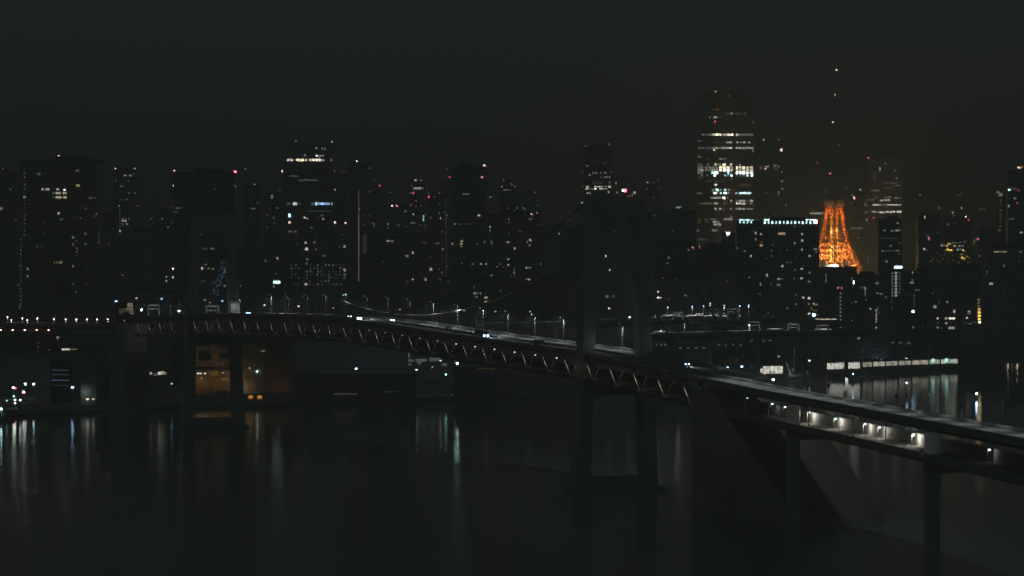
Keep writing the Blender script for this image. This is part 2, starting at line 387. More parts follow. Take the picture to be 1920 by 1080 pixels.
# lights seen on the buildings: x y w h colour level (pixels of the photograph)
W_ = """
5 317 2 3 r 6;20 355 3 3 k 3;2 391 6 5 y 4;30 412 3 3 r 4;
110 293 4 4 w 7;113 293 3 3 r 5;73 326 5 4 k 3;145 320 5 4 k 3;146 348 6 4 n 5;80 355 4 4 w 5;89 355 7 4 w 5;108 355 5 4 w 5;121 356 4 3 p 7;100 362 4 4 y 3;109 362 9 4 y 5;121 362 7 4 y 5;100 370 3 4 y 2;110 370 11 4 y 5;122 370 7 4 y 5;170 371 6 3 k 3;178 371 5 3 k 2;110 400 3 3 w 6;115 411 7 4 k 2;161 391 4 4 k 2;137 445 4 4 k 4;137 458 3 5 k 3;144 452 3 4 k 2;144 466 3 3 k 3;144 472 4 3 k 2;144 479 4 3 k 1;160 438 4 4 k 3;160 458 4 3 k 3;185 454 3 4 k 3;181 401 3 4 k 3;177 405 3 3 k 2;185 441 2 14 k 2;84 438 3 4 k 1;69 462 3 4 k 2;78 462 3 4 k 1;102 492 2 4 y 3;107 492 3 4 y 3;114 492 6 4 y 4;137 499 3 4 k 4;84 417 3 3 k 1;137 532 3 4 k 2;143 547 4 5 k 2;37 576 3 4 k 3;34 534 3 3 k 2;
216 316 3 3 w 6;218 317 2 2 r 5;241 316 2 2 k 5;253 316 3 3 w 5;235 329 6 3 w 4;244 329 5 3 w 4;251 326 3 3 k 2;217 339 2 3 k 3;241 339 2 2 k 3;228 349 6 3 k 3;242 362 2 2 k 4;254 362 2 2 k 4;228 375 4 3 k 2;238 374 3 3 k 3;223 386 2 2 w 5;257 386 2 2 r 5;260 386 2 2 r 5;231 410 3 2 k 4;236 410 3 2 k 3;242 410 2 2 k 4;230 414 3 3 w 5;235 414 4 3 w 5;230 420 3 3 k 3;238 420 4 3 k 4;225 433 3 4 w 5;225 394 2 2 k 3;225 399 2 2 k 3;225 404 2 2 k 3;225 409 2 2 k 3;225 414 2 2 k 2;225 419 2 2 k 3;225 424 2 2 k 3;230 425 2 2 k 2;230 516 2 2 r 6;
195 410 3 3 k 1;207 440 3 3 k 1;
283 410 2 3 k 4;287 406 2 2 k 3;304 410 2 3 k 4;317 396 2 3 w 5;323 388 2 2 r 5;322 417 2 2 k 3;315 426 3 3 k 3;301 433 2 2 k 1;276 420 2 2 k 1;312 519 3 3 b 5;312 527 3 4 b 5;325 504 3 3 w 7;325 520 3 3 w 6;
327 320 3 3 w 7;328 322 3 3 r 5;325 348 2 4 w 6;441 322 5 5 r 9;441 322 3 3 w 8;442 349 2 4 k 5;460 317 2 3 k 5;332 390 6 3 k 3;338 390 6 3 k 2;330 397 6 3 k 2;378 439 3 3 k 2;384 466 10 3 k 2;398 466 8 4 k 3;403 355 2 2 k 3;379 503 3 4 w 6;390 503 5 3 k 4;399 504 4 3 k 4;386 496 6 3 k 3;426 481 3 3 k 4;378 527 3 3 k 3;384 527 3 3 k 2;421 536 3 4 k 4;451 536 2 4 k 3;
478 346 3 3 w 6;480 349 2 2 w 5;475 391 8 3 k 3;476 407 2 2 r 3;484 380 5 3 k 2;
510 367 5 3 k 4;510 371 4 3 k 4;525 356 2 3 y 3;508 393 2 2 r 3;520 390 5 2 k 3;501 403 2 2 k 3;513 408 2 3 k 4;515 419 3 3 k 2;
555 264 3 3 w 5;623 266 3 3 w 6;617 259 1 4 k 3;593 278 3 3 w 5;604 278 3 4 k 4;609 279 4 5 k 3;572 291 5 4 p 4;594 292 4 3 p 7;599 292 3 2 w 5;604 292 7 2 w 5;598 295 3 3 c 4;541 300 6 4 w 6;547 300 5 4 w 6;559 300 7 4 y 7;567 300 6 4 y 7;574 300 4 4 y 6;582 300 5 4 y 6;588 300 5 4 w 7;594 300 5 4 y 7;600 300 4 4 w 7;606 300 4 4 w 5;621 300 3 4 k 4;565 302 3 3 y 6;
529 321 3 4 w 7;531 322 3 3 r 5;627 322 3 3 w 7;628 323 3 3 r 6;644 322 14 4 r 2;551 330 17 2 k 3;578 338 36 2 k 3;575 336 10 2 k 2;628 356 3 3 w 6;628 357 3 3 r 4;541 382 8 4 b 3;553 382 8 5 w 6;562 382 6 4 b 2;588 382 9 4 b 4;593 382 3 5 c 7;598 382 5 4 b 6;604 382 6 4 b 7;611 382 8 4 b 6;615 382 6 4 b 6;622 382 3 4 p 5;583 396 16 3 k 1;605 396 30 3 k 1;543 404 4 6 b 8;543 417 3 4 w 7;545 418 4 3 r 5;571 408 3 3 w 6;576 410 3 3 w 5;577 411 3 3 r 4;606 411 3 3 w 5;604 404 5 3 k 3;584 427 4 3 k 3;543 434 5 4 n 3;554 434 4 4 n 3;547 434 4 4 n 2;628 417 3 4 w 7;630 418 3 3 r 5;648 418 3 3 w 7;650 419 4 3 r 5;573 455 4 4 w 5;590 454 3 3 w 4;575 467 5 5 w 6;571 468 3 3 k 3;592 468 3 3 k 3;607 481 5 4 y 4;619 487 3 5 y 4;576 487 4 4 k 4;575 494 4 4 k 3;646 462 4 4 k 5;646 507 4 4 w 5;646 515 4 4 k 4;520 485 3 5 w 5;498 489 4 4 k 3;516 529 6 4 c 8;522 529 6 4 c 8;514 537 3 3 w 4;574 533 5 4 w 5;
669 302 3 4 w 7;693 315 2 5 k 3;701 338 2 3 k 3;693 360 3 3 k 4;712 348 3 3 r 7;712 348 2 2 w 6;732 360 2 3 k 4;716 362 2 2 k 2;715 381 2 2 k 2;735 386 3 3 w 7;737 387 2 3 r 5;744 386 3 3 w 6;746 387 3 3 r 5;760 384 2 4 k 4;770 384 2 2 r 5;760 396 5 4 k 3;693 404 2 3 k 3;683 404 2 3 k 2;683 422 2 4 k 2;701 420 3 4 k 3;701 425 2 3 k 2;727 420 3 3 k 4;727 428 3 3 k 2;715 409 2 2 k 2;747 422 5 3 k 2;
684 458 7 36 k 1;684 445 5 14 k 1;779 338 3 3 w 6;790 338 2 2 w 5;776 353 3 4 k 4;781 353 5 4 k 5;787 353 4 4 k 5;792 353 3 4 k 4;800 348 3 3 r 4;772 348 2 3 k 3;775 362 3 4 r 6;770 362 2 2 k 4;780 376 2 2 k 4;789 386 2 2 r 5;780 387 2 3 r 4;769 385 2 3 r 5;804 369 3 3 r 7;803 362 2 2 k 3;815 369 2 2 r 5;824 362 2 3 k 4;828 362 1 2 k 3;824 382 2 2 k 3;794 406 2 4 c 6;794 412 2 5 c 6;797 402 2 2 k 4;808 408 2 2 k 4;823 400 2 2 k 4;826 409 2 3 w 5;834 398 2 2 k 4;838 404 2 3 k 4;775 402 3 3 w 5;771 418 4 2 k 4;776 418 4 2 k 4;762 425 3 2 k 2;787 422 2 2 k 3;791 421 2 2 k 3;798 422 2 2 k 4;788 434 3 2 r 3;791 438 3 3 w 7;793 439 4 3 r 5;796 455 7 3 o 3;781 434 2 2 r 3;
837 317 2 2 k 4;843 332 3 3 r 7;829 337 2 2 k 3;839 336 2 2 k 3;829 434 2 3 k 3;
869 310 4 4 w 8;872 311 6 5 r 7;908 310 4 4 w 7;910 311 4 4 r 6;904 332 3 3 w 6;905 333 3 3 r 6;869 364 3 2 k 4;873 364 3 2 k 4;877 364 4 2 k 4;919 370 5 3 k 4;898 404 3 3 w 6;900 405 3 3 r 5;853 420 4 3 k 4;862 420 5 2 k 2;873 420 4 2 k 2;882 420 2 2 k 2;919 425 5 3 w 5;919 432 5 3 k 4;919 438 4 2 k 2;866 452 4 3 y 5;865 457 4 3 y 5;865 462 4 2 y 4;849 457 3 4 w 5;830 467 5 4 n 5;818 456 2 3 k 3;822 456 2 3 k 4;909 454 4 4 k 3;920 453 4 3 k 3;920 457 4 3 k 3;924 464 2 3 k 1;895 457 3 3 k 2;866 494 2 3 k 3;886 495 3 3 k 4;902 495 3 3 k 5;911 495 6 3 k 5;932 500 2 2 k 4;938 495 4 2 k 3;838 499 2 3 k 3;823 505 3 2 k 3;808 505 5 5 y 5;828 511 6 3 k 4;825 524 2 4 k 3;774 524 3 3 w 5;798 524 3 4 w 5;789 513 3 3 k 1;727 452 4 3 k 5;732 452 3 3 k 4;736 452 3 4 k 4;763 480 6 4 k 4;774 474 3 5 w 5;718 490 2 3 k 2;763 528 5 5 k 1;796 518 3 3 k 1;
944 338 2 3 k 4;953 336 2 2 k 4;941 350 2 2 k 5;958 344 2 2 k 4;946 356 4 2 k 4;951 356 4 2 k 4;957 356 4 2 k 3;953 390 2 2 r 5;960 347 2 3 r 5;966 350 2 2 k 4;1003 361 2 3 k 4;969 390 2 2 k 5;982 390 2 2 k 5;965 396 2 3 k 5;1009 385 2 3 k 3;985 394 2 2 k 3;
996 402 3 3 w 7;998 404 5 3 r 4;1007 399 2 3 w 5;994 411 5 4 k 3;954 411 2 3 k 4;954 417 2 2 k 3;954 438 2 2 k 3;953 454 3 3 k 5;949 454 2 2 k 3;953 486 3 3 k 5;953 497 3 3 k 5;943 500 3 3 k 3;994 450 4 4 y 5;993 460 3 3 y 4;988 454 2 3 k 4;965 466 3 4 w 5;975 434 3 3 k 2;964 507 2 3 k 4;987 502 3 3 k 5;993 502 6 2 k 4;1014 495 3 3 k 3;987 524 2 3 k 4;992 524 4 3 w 5;964 512 3 3 k 4;958 518 2 2 k 3;964 518 2 2 k 3;920 516 3 3 k 4;923 517 2 3 k 3;889 538 3 4 k 2;890 550 3 3 w 5;895 550 2 4 k 4;901 550 2 4 w 4;889 557 2 2 k 2;894 557 3 3 k 4;911 558 6 3 y 5;911 566 5 3 n 5;916 566 4 3 o 4;
1039 420 5 3 w 6;1048 438 2 3 k 5;1061 411 2 3 k 3;1065 412 2 3 k 4;1074 402 2 3 k 3;1036 433 3 2 k 1;
1098 274 3 3 w 5;1142 271 2 5 k 4;1093 322 2 2 k 4;1101 311 5 3 k 3;1106 328 4 3 k 4;1112 324 4 3 k 4;1118 324 4 3 k 4;1127 324 4 3 k 3;1135 324 4 3 k 4;1146 322 2 2 k 4;1136 332 6 3 k 4;1143 332 3 3 k 4;1127 332 4 3 k 2;1118 343 14 6 k 1;1125 343 8 6 k 1;1143 342 4 7 k 2;1094 350 3 2 k 4;1101 350 5 2 w 6;1117 350 6 2 w 6;1124 350 4 2 w 6;1129 350 4 2 w 5;1136 350 3 2 k 5;1143 350 4 3 w 6;1101 354 6 2 w 6;1109 354 6 2 k 4;1115 354 7 2 w 7;1126 354 5 2 w 6;1131 354 5 2 w 5;1137 354 4 2 k 5;1102 362 4 2 w 5;1106 362 3 2 k 5;1093 364 2 3 r 3;1098 373 4 3 k 4;1102 373 3 3 k 4;1091 380 4 4 k 5;1101 380 3 4 w 5;1155 343 2 5 w 5;1118 303 10 3 o 1;1134 306 8 3 k 1;
1214 342 3 3 w 5;1234 338 2 4 k 4;1214 354 4 3 k 3;1224 343 18 2 p 1;1225 371 2 3 k 2;1237 372 2 2 k 2;1237 386 2 2 k 3;1242 386 2 2 k 3;1227 404 3 4 k 2;1214 388 2 2 k 2;1236 352 3 2 k 2;1269 389 3 4 c 5;1273 389 4 4 c 5;1277 388 3 4 c 4;
1190 442 5 4 y 6;1186 438 3 3 k 2;1151 433 5 3 k 1;1136 480 2 4 w 6;1143 506 2 3 w 6;1194 500 4 3 w 5;1254 483 3 4 k 4;1251 494 2 3 k 4;1116 536 3 5 k 5;1138 556 5 4 k 4;1150 555 4 3 k 3;1173 389 2 4 w 5;
1275 455 3 4 k 5;1291 469 3 3 k 4;1299 464 2 3 w 6;1300 466 4 3 r 5;1311 463 2 4 w 6;1312 465 3 3 r 5;1234 547 3 3 w 6;1239 558 3 2 k 6;1234 558 4 3 w 7;1285 554 4 3 k 4;1253 562 2 2 k 3;
1365 438 7 4 p 8;1362 436 3 3 w 7;1368 437 3 4 w 7;1364 442 3 2 w 6;
1432 262 3 3 w 6;1433 263 3 2 r 5;1460 262 2 3 w 5;1465 281 3 5 w 7;1467 281 2 4 r 6;1427 315 5 5 o 4;1436 313 3 3 w 5;1435 317 3 3 w 6;1440 312 3 3 w 5;1453 311 7 6 k 3;1455 317 6 4 k 2;1466 322 3 3 k 4;1460 312 2 5 k 4;1466 340 5 3 k 4;1467 354 5 3 k 4;1460 362 2 8 k 4;1474 385 3 3 k 4;1437 362 5 3 k 2;1425 299 3 2 k 2;
1427 439 3 3 w 5;1417 437 3 4 w 5;1417 449 3 4 k 4;1427 460 5 4 n 5;1428 454 5 3 o 3;1463 438 8 4 n 5;1470 438 5 4 n 5;1490 425 3 2 o 4;1504 439 3 4 k 5;1504 451 4 4 k 5;1490 456 4 4 k 4;1504 468 2 4 k 5;1518 480 4 3 k 5;1447 480 2 4 k 3;1446 470 2 3 k 3;1461 474 3 3 k 1;1476 464 2 3 k 1;1382 465 3 3 k 4;1408 480 3 4 w 5;1396 471 2 3 k 4;1367 468 3 3 k 1;1467 499 4 4 w 5;1438 516 3 5 k 5;1459 523 3 3 k 5;1463 523 3 3 k 4;1467 523 2 3 n 3;1460 534 7 3 k 4;1446 533 2 3 k 3;1426 533 3 5 k 4;1425 551 3 3 k 3;1476 492 2 4 k 3;1491 506 2 3 k 4;1503 504 5 3 k 5;1518 511 3 3 k 4;1489 522 3 3 k 3;1503 522 5 3 k 5;1517 528 4 3 k 4;1493 553 3 3 k 3;1506 558 3 3 w 6;1517 559 4 4 w 6;1492 570 3 3 k 4;1516 570 3 3 k 4;1476 578 4 3 k 3;1526 570 3 4 w 5;1531 571 4 3 k 4;1521 578 3 3 n 4;1528 582 8 2 g 3;1517 588 4 3 w 6;1526 591 5 5 b 9;1405 520 2 3 k 4;
1548 347 2 2 k 3;1548 352 2 2 k 3;1548 357 3 2 k 3;1554 361 4 3 k 4;1548 366 2 2 k 2;1550 375 2 2 k 1;1521 400 4 3 w 5;1527 400 4 3 w 5;1532 400 5 3 w 5;1538 400 4 3 w 5;1543 400 3 3 k 4;1523 393 2 2 k 3;1529 467 6 4 k 4;1530 473 3 3 k 3;
1532 305 3 3 r 6;1549 516 2 4 k 4;1549 522 3 2 k 4;1549 526 3 3 k 4;1571 540 3 3 w 5;1574 538 2 2 k 4;1578 540 3 4 r 6;
1601 529 6 6 p 9;1597 522 3 3 k 4;1599 541 2 5 t 3;1613 355 2 4 w 6;1586 352 2 2 k 4;1597 366 2 2 k 5;1601 371 3 4 w 7;1603 372 3 4 r 6;1596 380 2 2 k 5;1598 428 3 3 k 4;1603 428 3 3 k 4;1608 428 3 3 k 3;1613 428 4 3 k 4;1617 427 2 3 k 3;1610 446 4 3 k 2;1626 412 3 4 w 5;1638 408 3 3 r 6;1638 408 2 2 w 4;1628 482 2 5 n 2;1628 490 2 5 n 2;1616 539 8 3 k 2;1622 541 2 6 k 5;1622 548 2 5 k 4;1622 553 2 5 k 3;1624 564 3 4 k 4;1632 567 4 3 k 4;1637 566 5 3 k 5;1643 531 4 3 k 4;1646 531 3 4 k 4;1645 550 3 3 w 4;1652 551 5 3 k 4;1661 557 4 3 k 3;1603 566 4 2 k 4;1598 568 2 3 k 4;1597 602 2 4 w 4;1632 579 3 3 p 5;1646 578 2 3 k 4;1648 586 2 3 k 3;
1628 296 3 3 r 6;1628 296 2 2 w 5;1643 294 3 3 r 5;1688 294 3 3 w 6;1660 307 3 4 k 3;1650 316 2 5 w 5;1649 320 2 3 k 4;1679 320 2 3 k 4;1681 334 3 2 k 4;1640 325 2 6 k 2;1640 333 2 6 k 2;1661 343 8 2 k 2;1671 343 10 2 k 3;1680 343 6 2 k 2;1684 348 9 2 k 3;1676 348 4 2 k 2;1636 357 8 2 k 3;1645 357 8 2 k 4;1665 353 18 2 k 2;1644 370 2 2 k 4;1661 370 6 2 y 3;1668 370 5 3 y 4;1680 371 6 3 k 4;1687 371 4 3 k 3;1630 375 12 2 k 3;1638 374 3 3 k 3;1653 376 6 3 w 5;1660 375 5 3 w 5;1666 375 6 3 y 5;1624 384 10 2 k 4;1639 384 5 2 w 6;1644 384 5 2 w 6;1650 384 6 2 w 5;1657 384 5 2 k 4;1664 384 4 2 w 5;1669 384 5 2 w 6;1675 384 5 2 w 6;1681 384 5 2 w 6;1687 384 5 2 w 5;1626 398 10 2 k 4;1638 397 6 3 w 5;1645 398 6 3 k 4;1652 398 6 3 w 6;1658 398 4 3 w 5;1664 397 4 3 w 6;1670 398 5 3 w 6;1676 397 5 3 w 6;1683 397 4 3 w 6;1688 397 4 3 w 6;1666 408 3 3 y 3;1662 388 3 2 k 4;
1683 418 2 3 w 5;1692 418 3 3 w 5;1659 432 4 3 k 4;1673 433 5 3 k 4;1681 432 4 3 w 5;1686 432 4 3 w 4;1687 427 2 2 k 3;1656 447 14 1 k 2;1674 447 20 1 k 2;1670 461 4 3 k 4;1687 456 2 3 k 3;1656 470 8 1 k 3;1668 470 14 1 k 3;1682 470 8 2 k 4;1655 471 3 3 k 4;1662 490 4 4 k 4;1686 476 3 3 k 3;
1680 501 6 4 b 9;1685 501 6 4 b 9;1690 501 6 4 b 9;
1711 511 2 4 k 5;1720 510 2 2 k 2;1711 525 2 3 k 4;1708 530 2 3 w 5;1712 530 2 3 w 5;1717 544 3 3 k 3;1722 544 6 2 k 3;1714 554 2 3 k 3;1714 560 2 3 k 3;1714 566 2 3 k 3;1714 571 2 3 k 2;1714 576 2 3 k 2;1712 584 5 3 b 9;1712 614 3 3 k 4;1730 613 2 2 k 2;
1725 365 2 5 k 4;1737 366 2 2 r 4;1796 366 2 2 w 5;1803 363 2 5 k 3;1807 364 1 5 r 3;1821 371 2 2 k 2;1761 390 4 3 r 5;1761 389 2 2 k 4;1803 390 3 4 w 5;1786 398 3 3 w 7;1786 398 4 2 r 4;1734 407 2 5 w 6;1735 404 2 3 r 4;1788 406 3 5 r 6;1787 411 5 3 r 5;1811 407 3 5 w 7;1816 412 3 3 r 6;1777 420 3 3 n 4;1790 418 8 2 k 1;1754 385 10 1 k 1;1838 392 4 2 k 3;1842 392 4 2 k 3;1846 392 3 2 k 3;
1741 447 3 5 w 5;1742 448 3 5 r 6;1739 441 8 2 k 2;1833 448 3 4 w 5;1834 449 4 3 r 6;1733 467 3 3 w 6;1766 460 3 3 w 5;1772 460 2 3 k 4;1779 457 4 3 g 6;1782 457 3 2 w 5;1776 461 3 3 g 6;1790 461 3 3 g 6;1787 455 3 2 k 4;1793 455 3 2 k 4;1800 455 3 2 k 4;1810 452 3 2 k 3;1799 461 4 2 k 5;1805 461 3 3 k 4;1808 454 3 2 k 3;1777 468 3 3 g 7;1783 469 5 3 g 7;1773 469 3 2 g 4;1796 468 4 3 c 5;1801 467 3 3 k 4;1806 469 3 3 y 6;1810 471 3 2 g 4;1803 477 3 2 g 5;1804 483 3 3 g 7;1808 485 3 3 g 6;1813 481 3 2 g 5;1817 483 3 2 g 4;1811 477 3 2 g 3;1826 453 3 3 g 4;1829 450 2 3 g 4;1826 457 2 2 g 4;1756 475 3 2 g 2;1764 480 4 2 g 2;1772 477 3 2 g 3;1780 476 3 2 g 2;1787 479 3 2 g 3;1793 475 3 2 g 2;1749 485 3 2 k 2;1757 488 4 2 g 2;1768 486 3 2 g 3;1778 485 4 2 g 2;1787 488 3 2 g 3;1796 490 4 2 g 2;1746 490 3 2 k 3;1763 491 3 2 g 2;1775 492 3 2 g 2;1799 493 3 2 g 3;1815 492 3 2 g 3;1820 491 3 2 k 2;1835 480 2 3 k 4;
1911 314 7 3 w 7;1914 313 10 3 o 5;1916 316 8 2 g 3;1911 357 2 4 r 5;1891 356 5 3 c 7;1900 354 9 5 n 2;1906 355 5 5 n 2;1907 381 3 4 r 5;1903 372 6 3 k 4;1893 372 2 2 k 3;1890 386 3 4 k 5;1915 436 5 3 k 5;1893 411 3 2 k 3;1899 410 4 2 k 4;1888 415 3 3 k 3;1871 361 6 6 k 4;1876 365 7 6 n 4;1876 380 4 14 n 1;1876 394 6 3 n 2;1876 408 4 20 n 1;1876 425 4 3 n 2;1874 432 5 3 k 3;
1866 472 4 2 y 5;1871 472 4 2 w 5;1876 472 3 2 y 4;1881 472 4 2 y 5;1886 472 3 2 y 5;1914 472 3 3 k 4;1911 490 3 3 g 2;1882 498 2 4 k 4;1851 510 4 4 k 2;1849 516 3 3 k 1;1858 532 7 4 k 5;1881 540 2 3 n 1;1881 548 2 3 n 1;1881 556 2 3 n 1;
1776 566 4 4 k 4;1753 575 5 5 c 5;1789 584 4 6 w 5;1758 597 3 3 w 6;1774 597 5 4 k 5;1782 597 5 3 w 7;1788 597 5 3 w 7;1774 606 4 3 k 5;1758 606 3 2 k 3;1758 614 3 3 k 5;1766 615 2 2 k 3;1781 615 5 4 k 5;1787 615 6 4 k 5;1761 566 4 8 c 1;
1817 584 5 3 k 5;1817 588 6 2 k 4;1813 596 3 3 w 6;1835 562 5 3 n 4;1835 568 4 3 n 4;1835 574 4 3 n 4;1836 580 5 4 g 6;1836 586 5 4 g 7;1836 592 5 4 g 7;1836 598 5 4 g 7;1837 604 4 4 y 8;1827 604 7 3 t 2;1819 607 6 3 k 3;1810 606 8 3 k 1;
"""
ENT = []
for s in W_.replace('\n', '').split(';'):
    s = s.split()
    if len(s) == 6: ENT.append([float(v) for v in s[:4]]+[s[4], int(s[5])])
def rowsegs(y, txt, h=3.4):
    for s in txt.split():
        a, c = s.split(':'); x0, x1 = [float(v) for v in a.split('-')]; ENT.append([(x0+x1)/2, y, x1-x0, h, c[0], int(c[1])])
# the tallest skyscraper floor by floor
rowsegs(172, '1341-1343:w5', 4); rowsegs(180, '1365-1367:k3'); rowsegs(205, '1337-1339:o3 1341-1343:o3 1345-1347:o4')
rowsegs(213, '1356-1358:b2 1363-1366:k3 1369-1375:k4 1380-1384:k2 1387-1390:k2 1396-1398:k3')
rowsegs(220, '1330-1332:k4 1338-1341:w5 1341-1344:w5 1345-1349:o2 1351-1353:o3'); rowsegs(228, '1339-1342:r6'); rowsegs(229, '1411-1413:k3', 5)
rowsegs(252.5, '1316-1321:k4 1324-1327:k3 1328-1334:k4 1336-1341:y6 1342-1346:y8 1348-1353:y7 1356-1362:y6 1364-1369:y7 1371-1374:y8 1380-1384:w6 1385-1390:k4 1391-1396:k4 1397-1401:k4 1402-1406:k4 1407-1412:k4')
rowsegs(264, '1309-1312:k3 1314-1316:k2'); rowsegs(267, '1338-1350:k1 1359-1361:k3 1363-1367:w5 1368-1373:w5 1381-1384:w5 1387-1391:k4 1393-1398:w5 1403-1406:w5')
rowsegs(277.5, '1309-1313:k3 1315-1320:k3 1324-1328:k3 1330-1334:k3 1335-1340:y4 1341-1346:y5 1348-1353:k4 1354-1360:w5 1361-1366:w5 1367-1373:w6 1380-1384:w5 1385-1390:w5 1392-1396:w5 1398-1402:w5 1403-1407:w5 1408-1412:w5')
ENT += [[1339, 281, 3, 3, 'y', 6], [1412, 282, 2, 4, 'k', 4], [1416, 264, 2, 3, 'k', 3]]
rowsegs(294, '1309-1312:k4 1314-1316:k2'); rowsegs(298, '1325-1332:k1 1349-1355:k4 1356-1362:k3')
rowsegs(308.5, '1308-1312:k3 1313-1317:k3 1325-1330:k3 1339-1344:y6 1345-1347:y4 1349-1351:y5 1355-1361:y7 1370-1372:w7 1386-1388:w5')
rowsegs(314, '1308-1312:k4 1313-1319:k4 1322-1326:k4 1328-1333:k4 1334-1340:y4 1341-1346:k4 1348-1354:y7 1356-1361:y7 1363-1368:y7 1370-1374:y5 1380-1384:y7 1385-1390:y6 1392-1397:y7 1399-1404:y6 1406-1412:y6', 4)
rowsegs(319, '1308-1312:k4 1313-1319:k5 1322-1326:k4 1328-1333:k4 1334-1340:y5 1341-1346:k5 1348-1354:w7 1356-1361:w8 1363-1368:w8 1370-1374:y6 1380-1384:y6 1385-1390:w5 1392-1397:w6 1399-1404:w6 1406-1412:w6', 4)
rowsegs(324, '1308-1312:k4 1313-1317:k4 1334-1338:c7 1339-1346:c8 1351-1353:k2 1358-1360:k3 1364-1367:c7 1371-1373:k3 1380-1383:w8 1385-1390:w8 1392-1397:w8 1399-1404:w7 1406-1412:w7', 4.4)
rowsegs(329, '1313-1319:k3 1325-1327:t4 1338-1342:c8 1345-1351:r2 1358-1361:c6 1364-1366:c5 1370-1373:c8 1380-1383:c4 1385-1390:k3 1391-1396:c4 1399-1403:c7 1408-1412:c8')
rowsegs(334, '1309-1316:k2 1338-1346:r2 1350-1356:r1'); rowsegs(339, '1325-1336:k1 1340-1360:k1')
rowsegs(346.5, '1340-1344:w7 1387-1389:o3 1392-1397:o3 1399-1403:o3 1406-1409:o3'); rowsegs(356, '1335-1342:k4 1343-1347:c8 1350-1353:c5 1358-1361:c7 1365-1368:w5 1370-1373:o3')
rowsegs(362, '1307-1316:k3 1338-1344:w7 1350-1353:c7 1357-1362:c8 1363-1367:k5 1370-1373:o3 1379-1382:c6 1386-1391:c7 1392-1398:c8 1400-1404:c7 1405-1408:c7')
rowsegs(371, '1332-1337:w4 1338-1345:w5 1346-1352:k5 1355-1360:w8 1362-1366:k3'); rowsegs(376.5, '1362-1366:o2 1369-1373:k5 1380-1384:k4 1386-1391:w5 1392-1397:w5 1400-1403:k3 1406-1412:w5')
rowsegs(381.5, '1312-1316:y3 1319-1326:y3 1327-1335:y3 1338-1346:y5 1356-1361:y3 1363-1366:o2 1370-1373:o3 1380-1383:w7 1385-1390:w6 1392-1397:w6 1400-1404:k2 1406-1411:w4')
rowsegs(391.5, '1339-1344:w5 1348-1353:w5 1356-1358:k3 1370-1372:w5 1379-1384:k4 1385-1390:w5 1392-1397:w5 1399-1404:k4 1405-1412:k4')
rowsegs(406, '1369-1372:k4'); rowsegs(411, '1321-1327:k2 1332-1342:k3 1356-1358:w5 1360-1363:w5 1365-1368:w5 1370-1373:w5'); rowsegs(416, '1323-1328:k2 1337-1343:w5 1344-1349:w4'); rowsegs(421, '1338-1344:w5 1346-1352:w5')
rowsegs(432, '1307-1311:k3 1335-1340:w4 1341-1345:w4'); rowsegs(449, '1308-1320:k2 1322-1330:k1')
for y in (412, 417): rowsegs(y, '1308-1310:n2 1311-1314:n2')
# dotted corner of the broad tower, dotted columns, facade grids
for i in range(36):
    y = 318+7.2*i; lv = random.choice([2, 2, 3, 3, 1]) if y not in () else 3
    if 375 < y < 400: lv = 1
    ENT.append([46, y, 2.4, 3, 'k', lv])
ENT += [[46, 369, 4, 4, 'k', 5], [52, 504, 4, 4, 'k', 4], [52, 518, 3, 4, 'k', 4]]
for i in range(12): ENT.append([576, 549+7*i, 2, 2, 'k', 4]) if False else ENT.append([1576, 550+7*i, 3, 3, 'k', 4])
for i in range(11): ENT.append([1531+3.6*i, 598.5, 2, 2, 'y', 6 if i % 3 else 7])
for y in range(512, 560, 6):
    ENT.append([1673, y, 2.4, 3.5, 'k', 4]); ENT.append([1680, y, 4, 4, 'p', 5])
    if y < 550: ENT.append([1687, y, 1.8, 3.5, 'k', 3])
for y in range(560, 580, 6): ENT.append([1672, y, 2, 3.5, 'k', 2])
for y in (582, 588, 593, 598, 603, 614): ENT.append([1643, y, 2.5, 3, 'w', 5])
for i in range(34): ENT.append([673.4, 360+5*i, 1.3, 5, 'n', 4 if i > 8 else 3])
ENT += [[674, 359, 2, 2, 'w', 5], [674, 392, 2, 2, 'w', 5]]
for i in range(70):
    t = random.random(); y = 484+70*t; x = 427-26*t+random.gauss(0, 5)
    if 378 < x < 433: ENT.append([x, y, 2, 2.4, 'b', random.choice([2, 2, 3, 3, 4])])
for y in (497, 503, 509, 515, 521, 527, 533):
    for x in range(547, 652, 7):
        if random.random() < .62: ENT.append([x+random.uniform(-1, 1), y, 3, 3, 'k', random.choice([1, 1, 2, 2, 3])])
for i, x in enumerate(range(1386, 1414, 7)): ENT.append([x+3, 413+(i % 2), 6.2, 3, 'c', 8]); ENT.append([x+1.5, 416.5, 2.5, 4, 'c', 7])
for i in range(14): ENT.append([1435.5+7.1*i, 413, 6.6, 4, 'c', 8]); ENT.append([1434+7.1*i, 417, 2.5, 4.5, 'c', 7 if i % 2 else 8])
ENT += [[1529, 416, 7, 6, 'w', 8], [1532, 413, 3, 3, 'r', 6], [1419, 412, 8, 5, 'c', 2]]
# very faint single windows scattered over the nearer blocks
for i in range(110):
    x = random.uniform(0, 1920); y = random.uniform(395, 560)
    if 1530 < x < 1615 or 1306 < x < 1384 and y < 455: continue
    ENT.append([x, y, 2.2, 2.2, random.choice('kkkny'), random.choice([1, 1, 2, 3])])

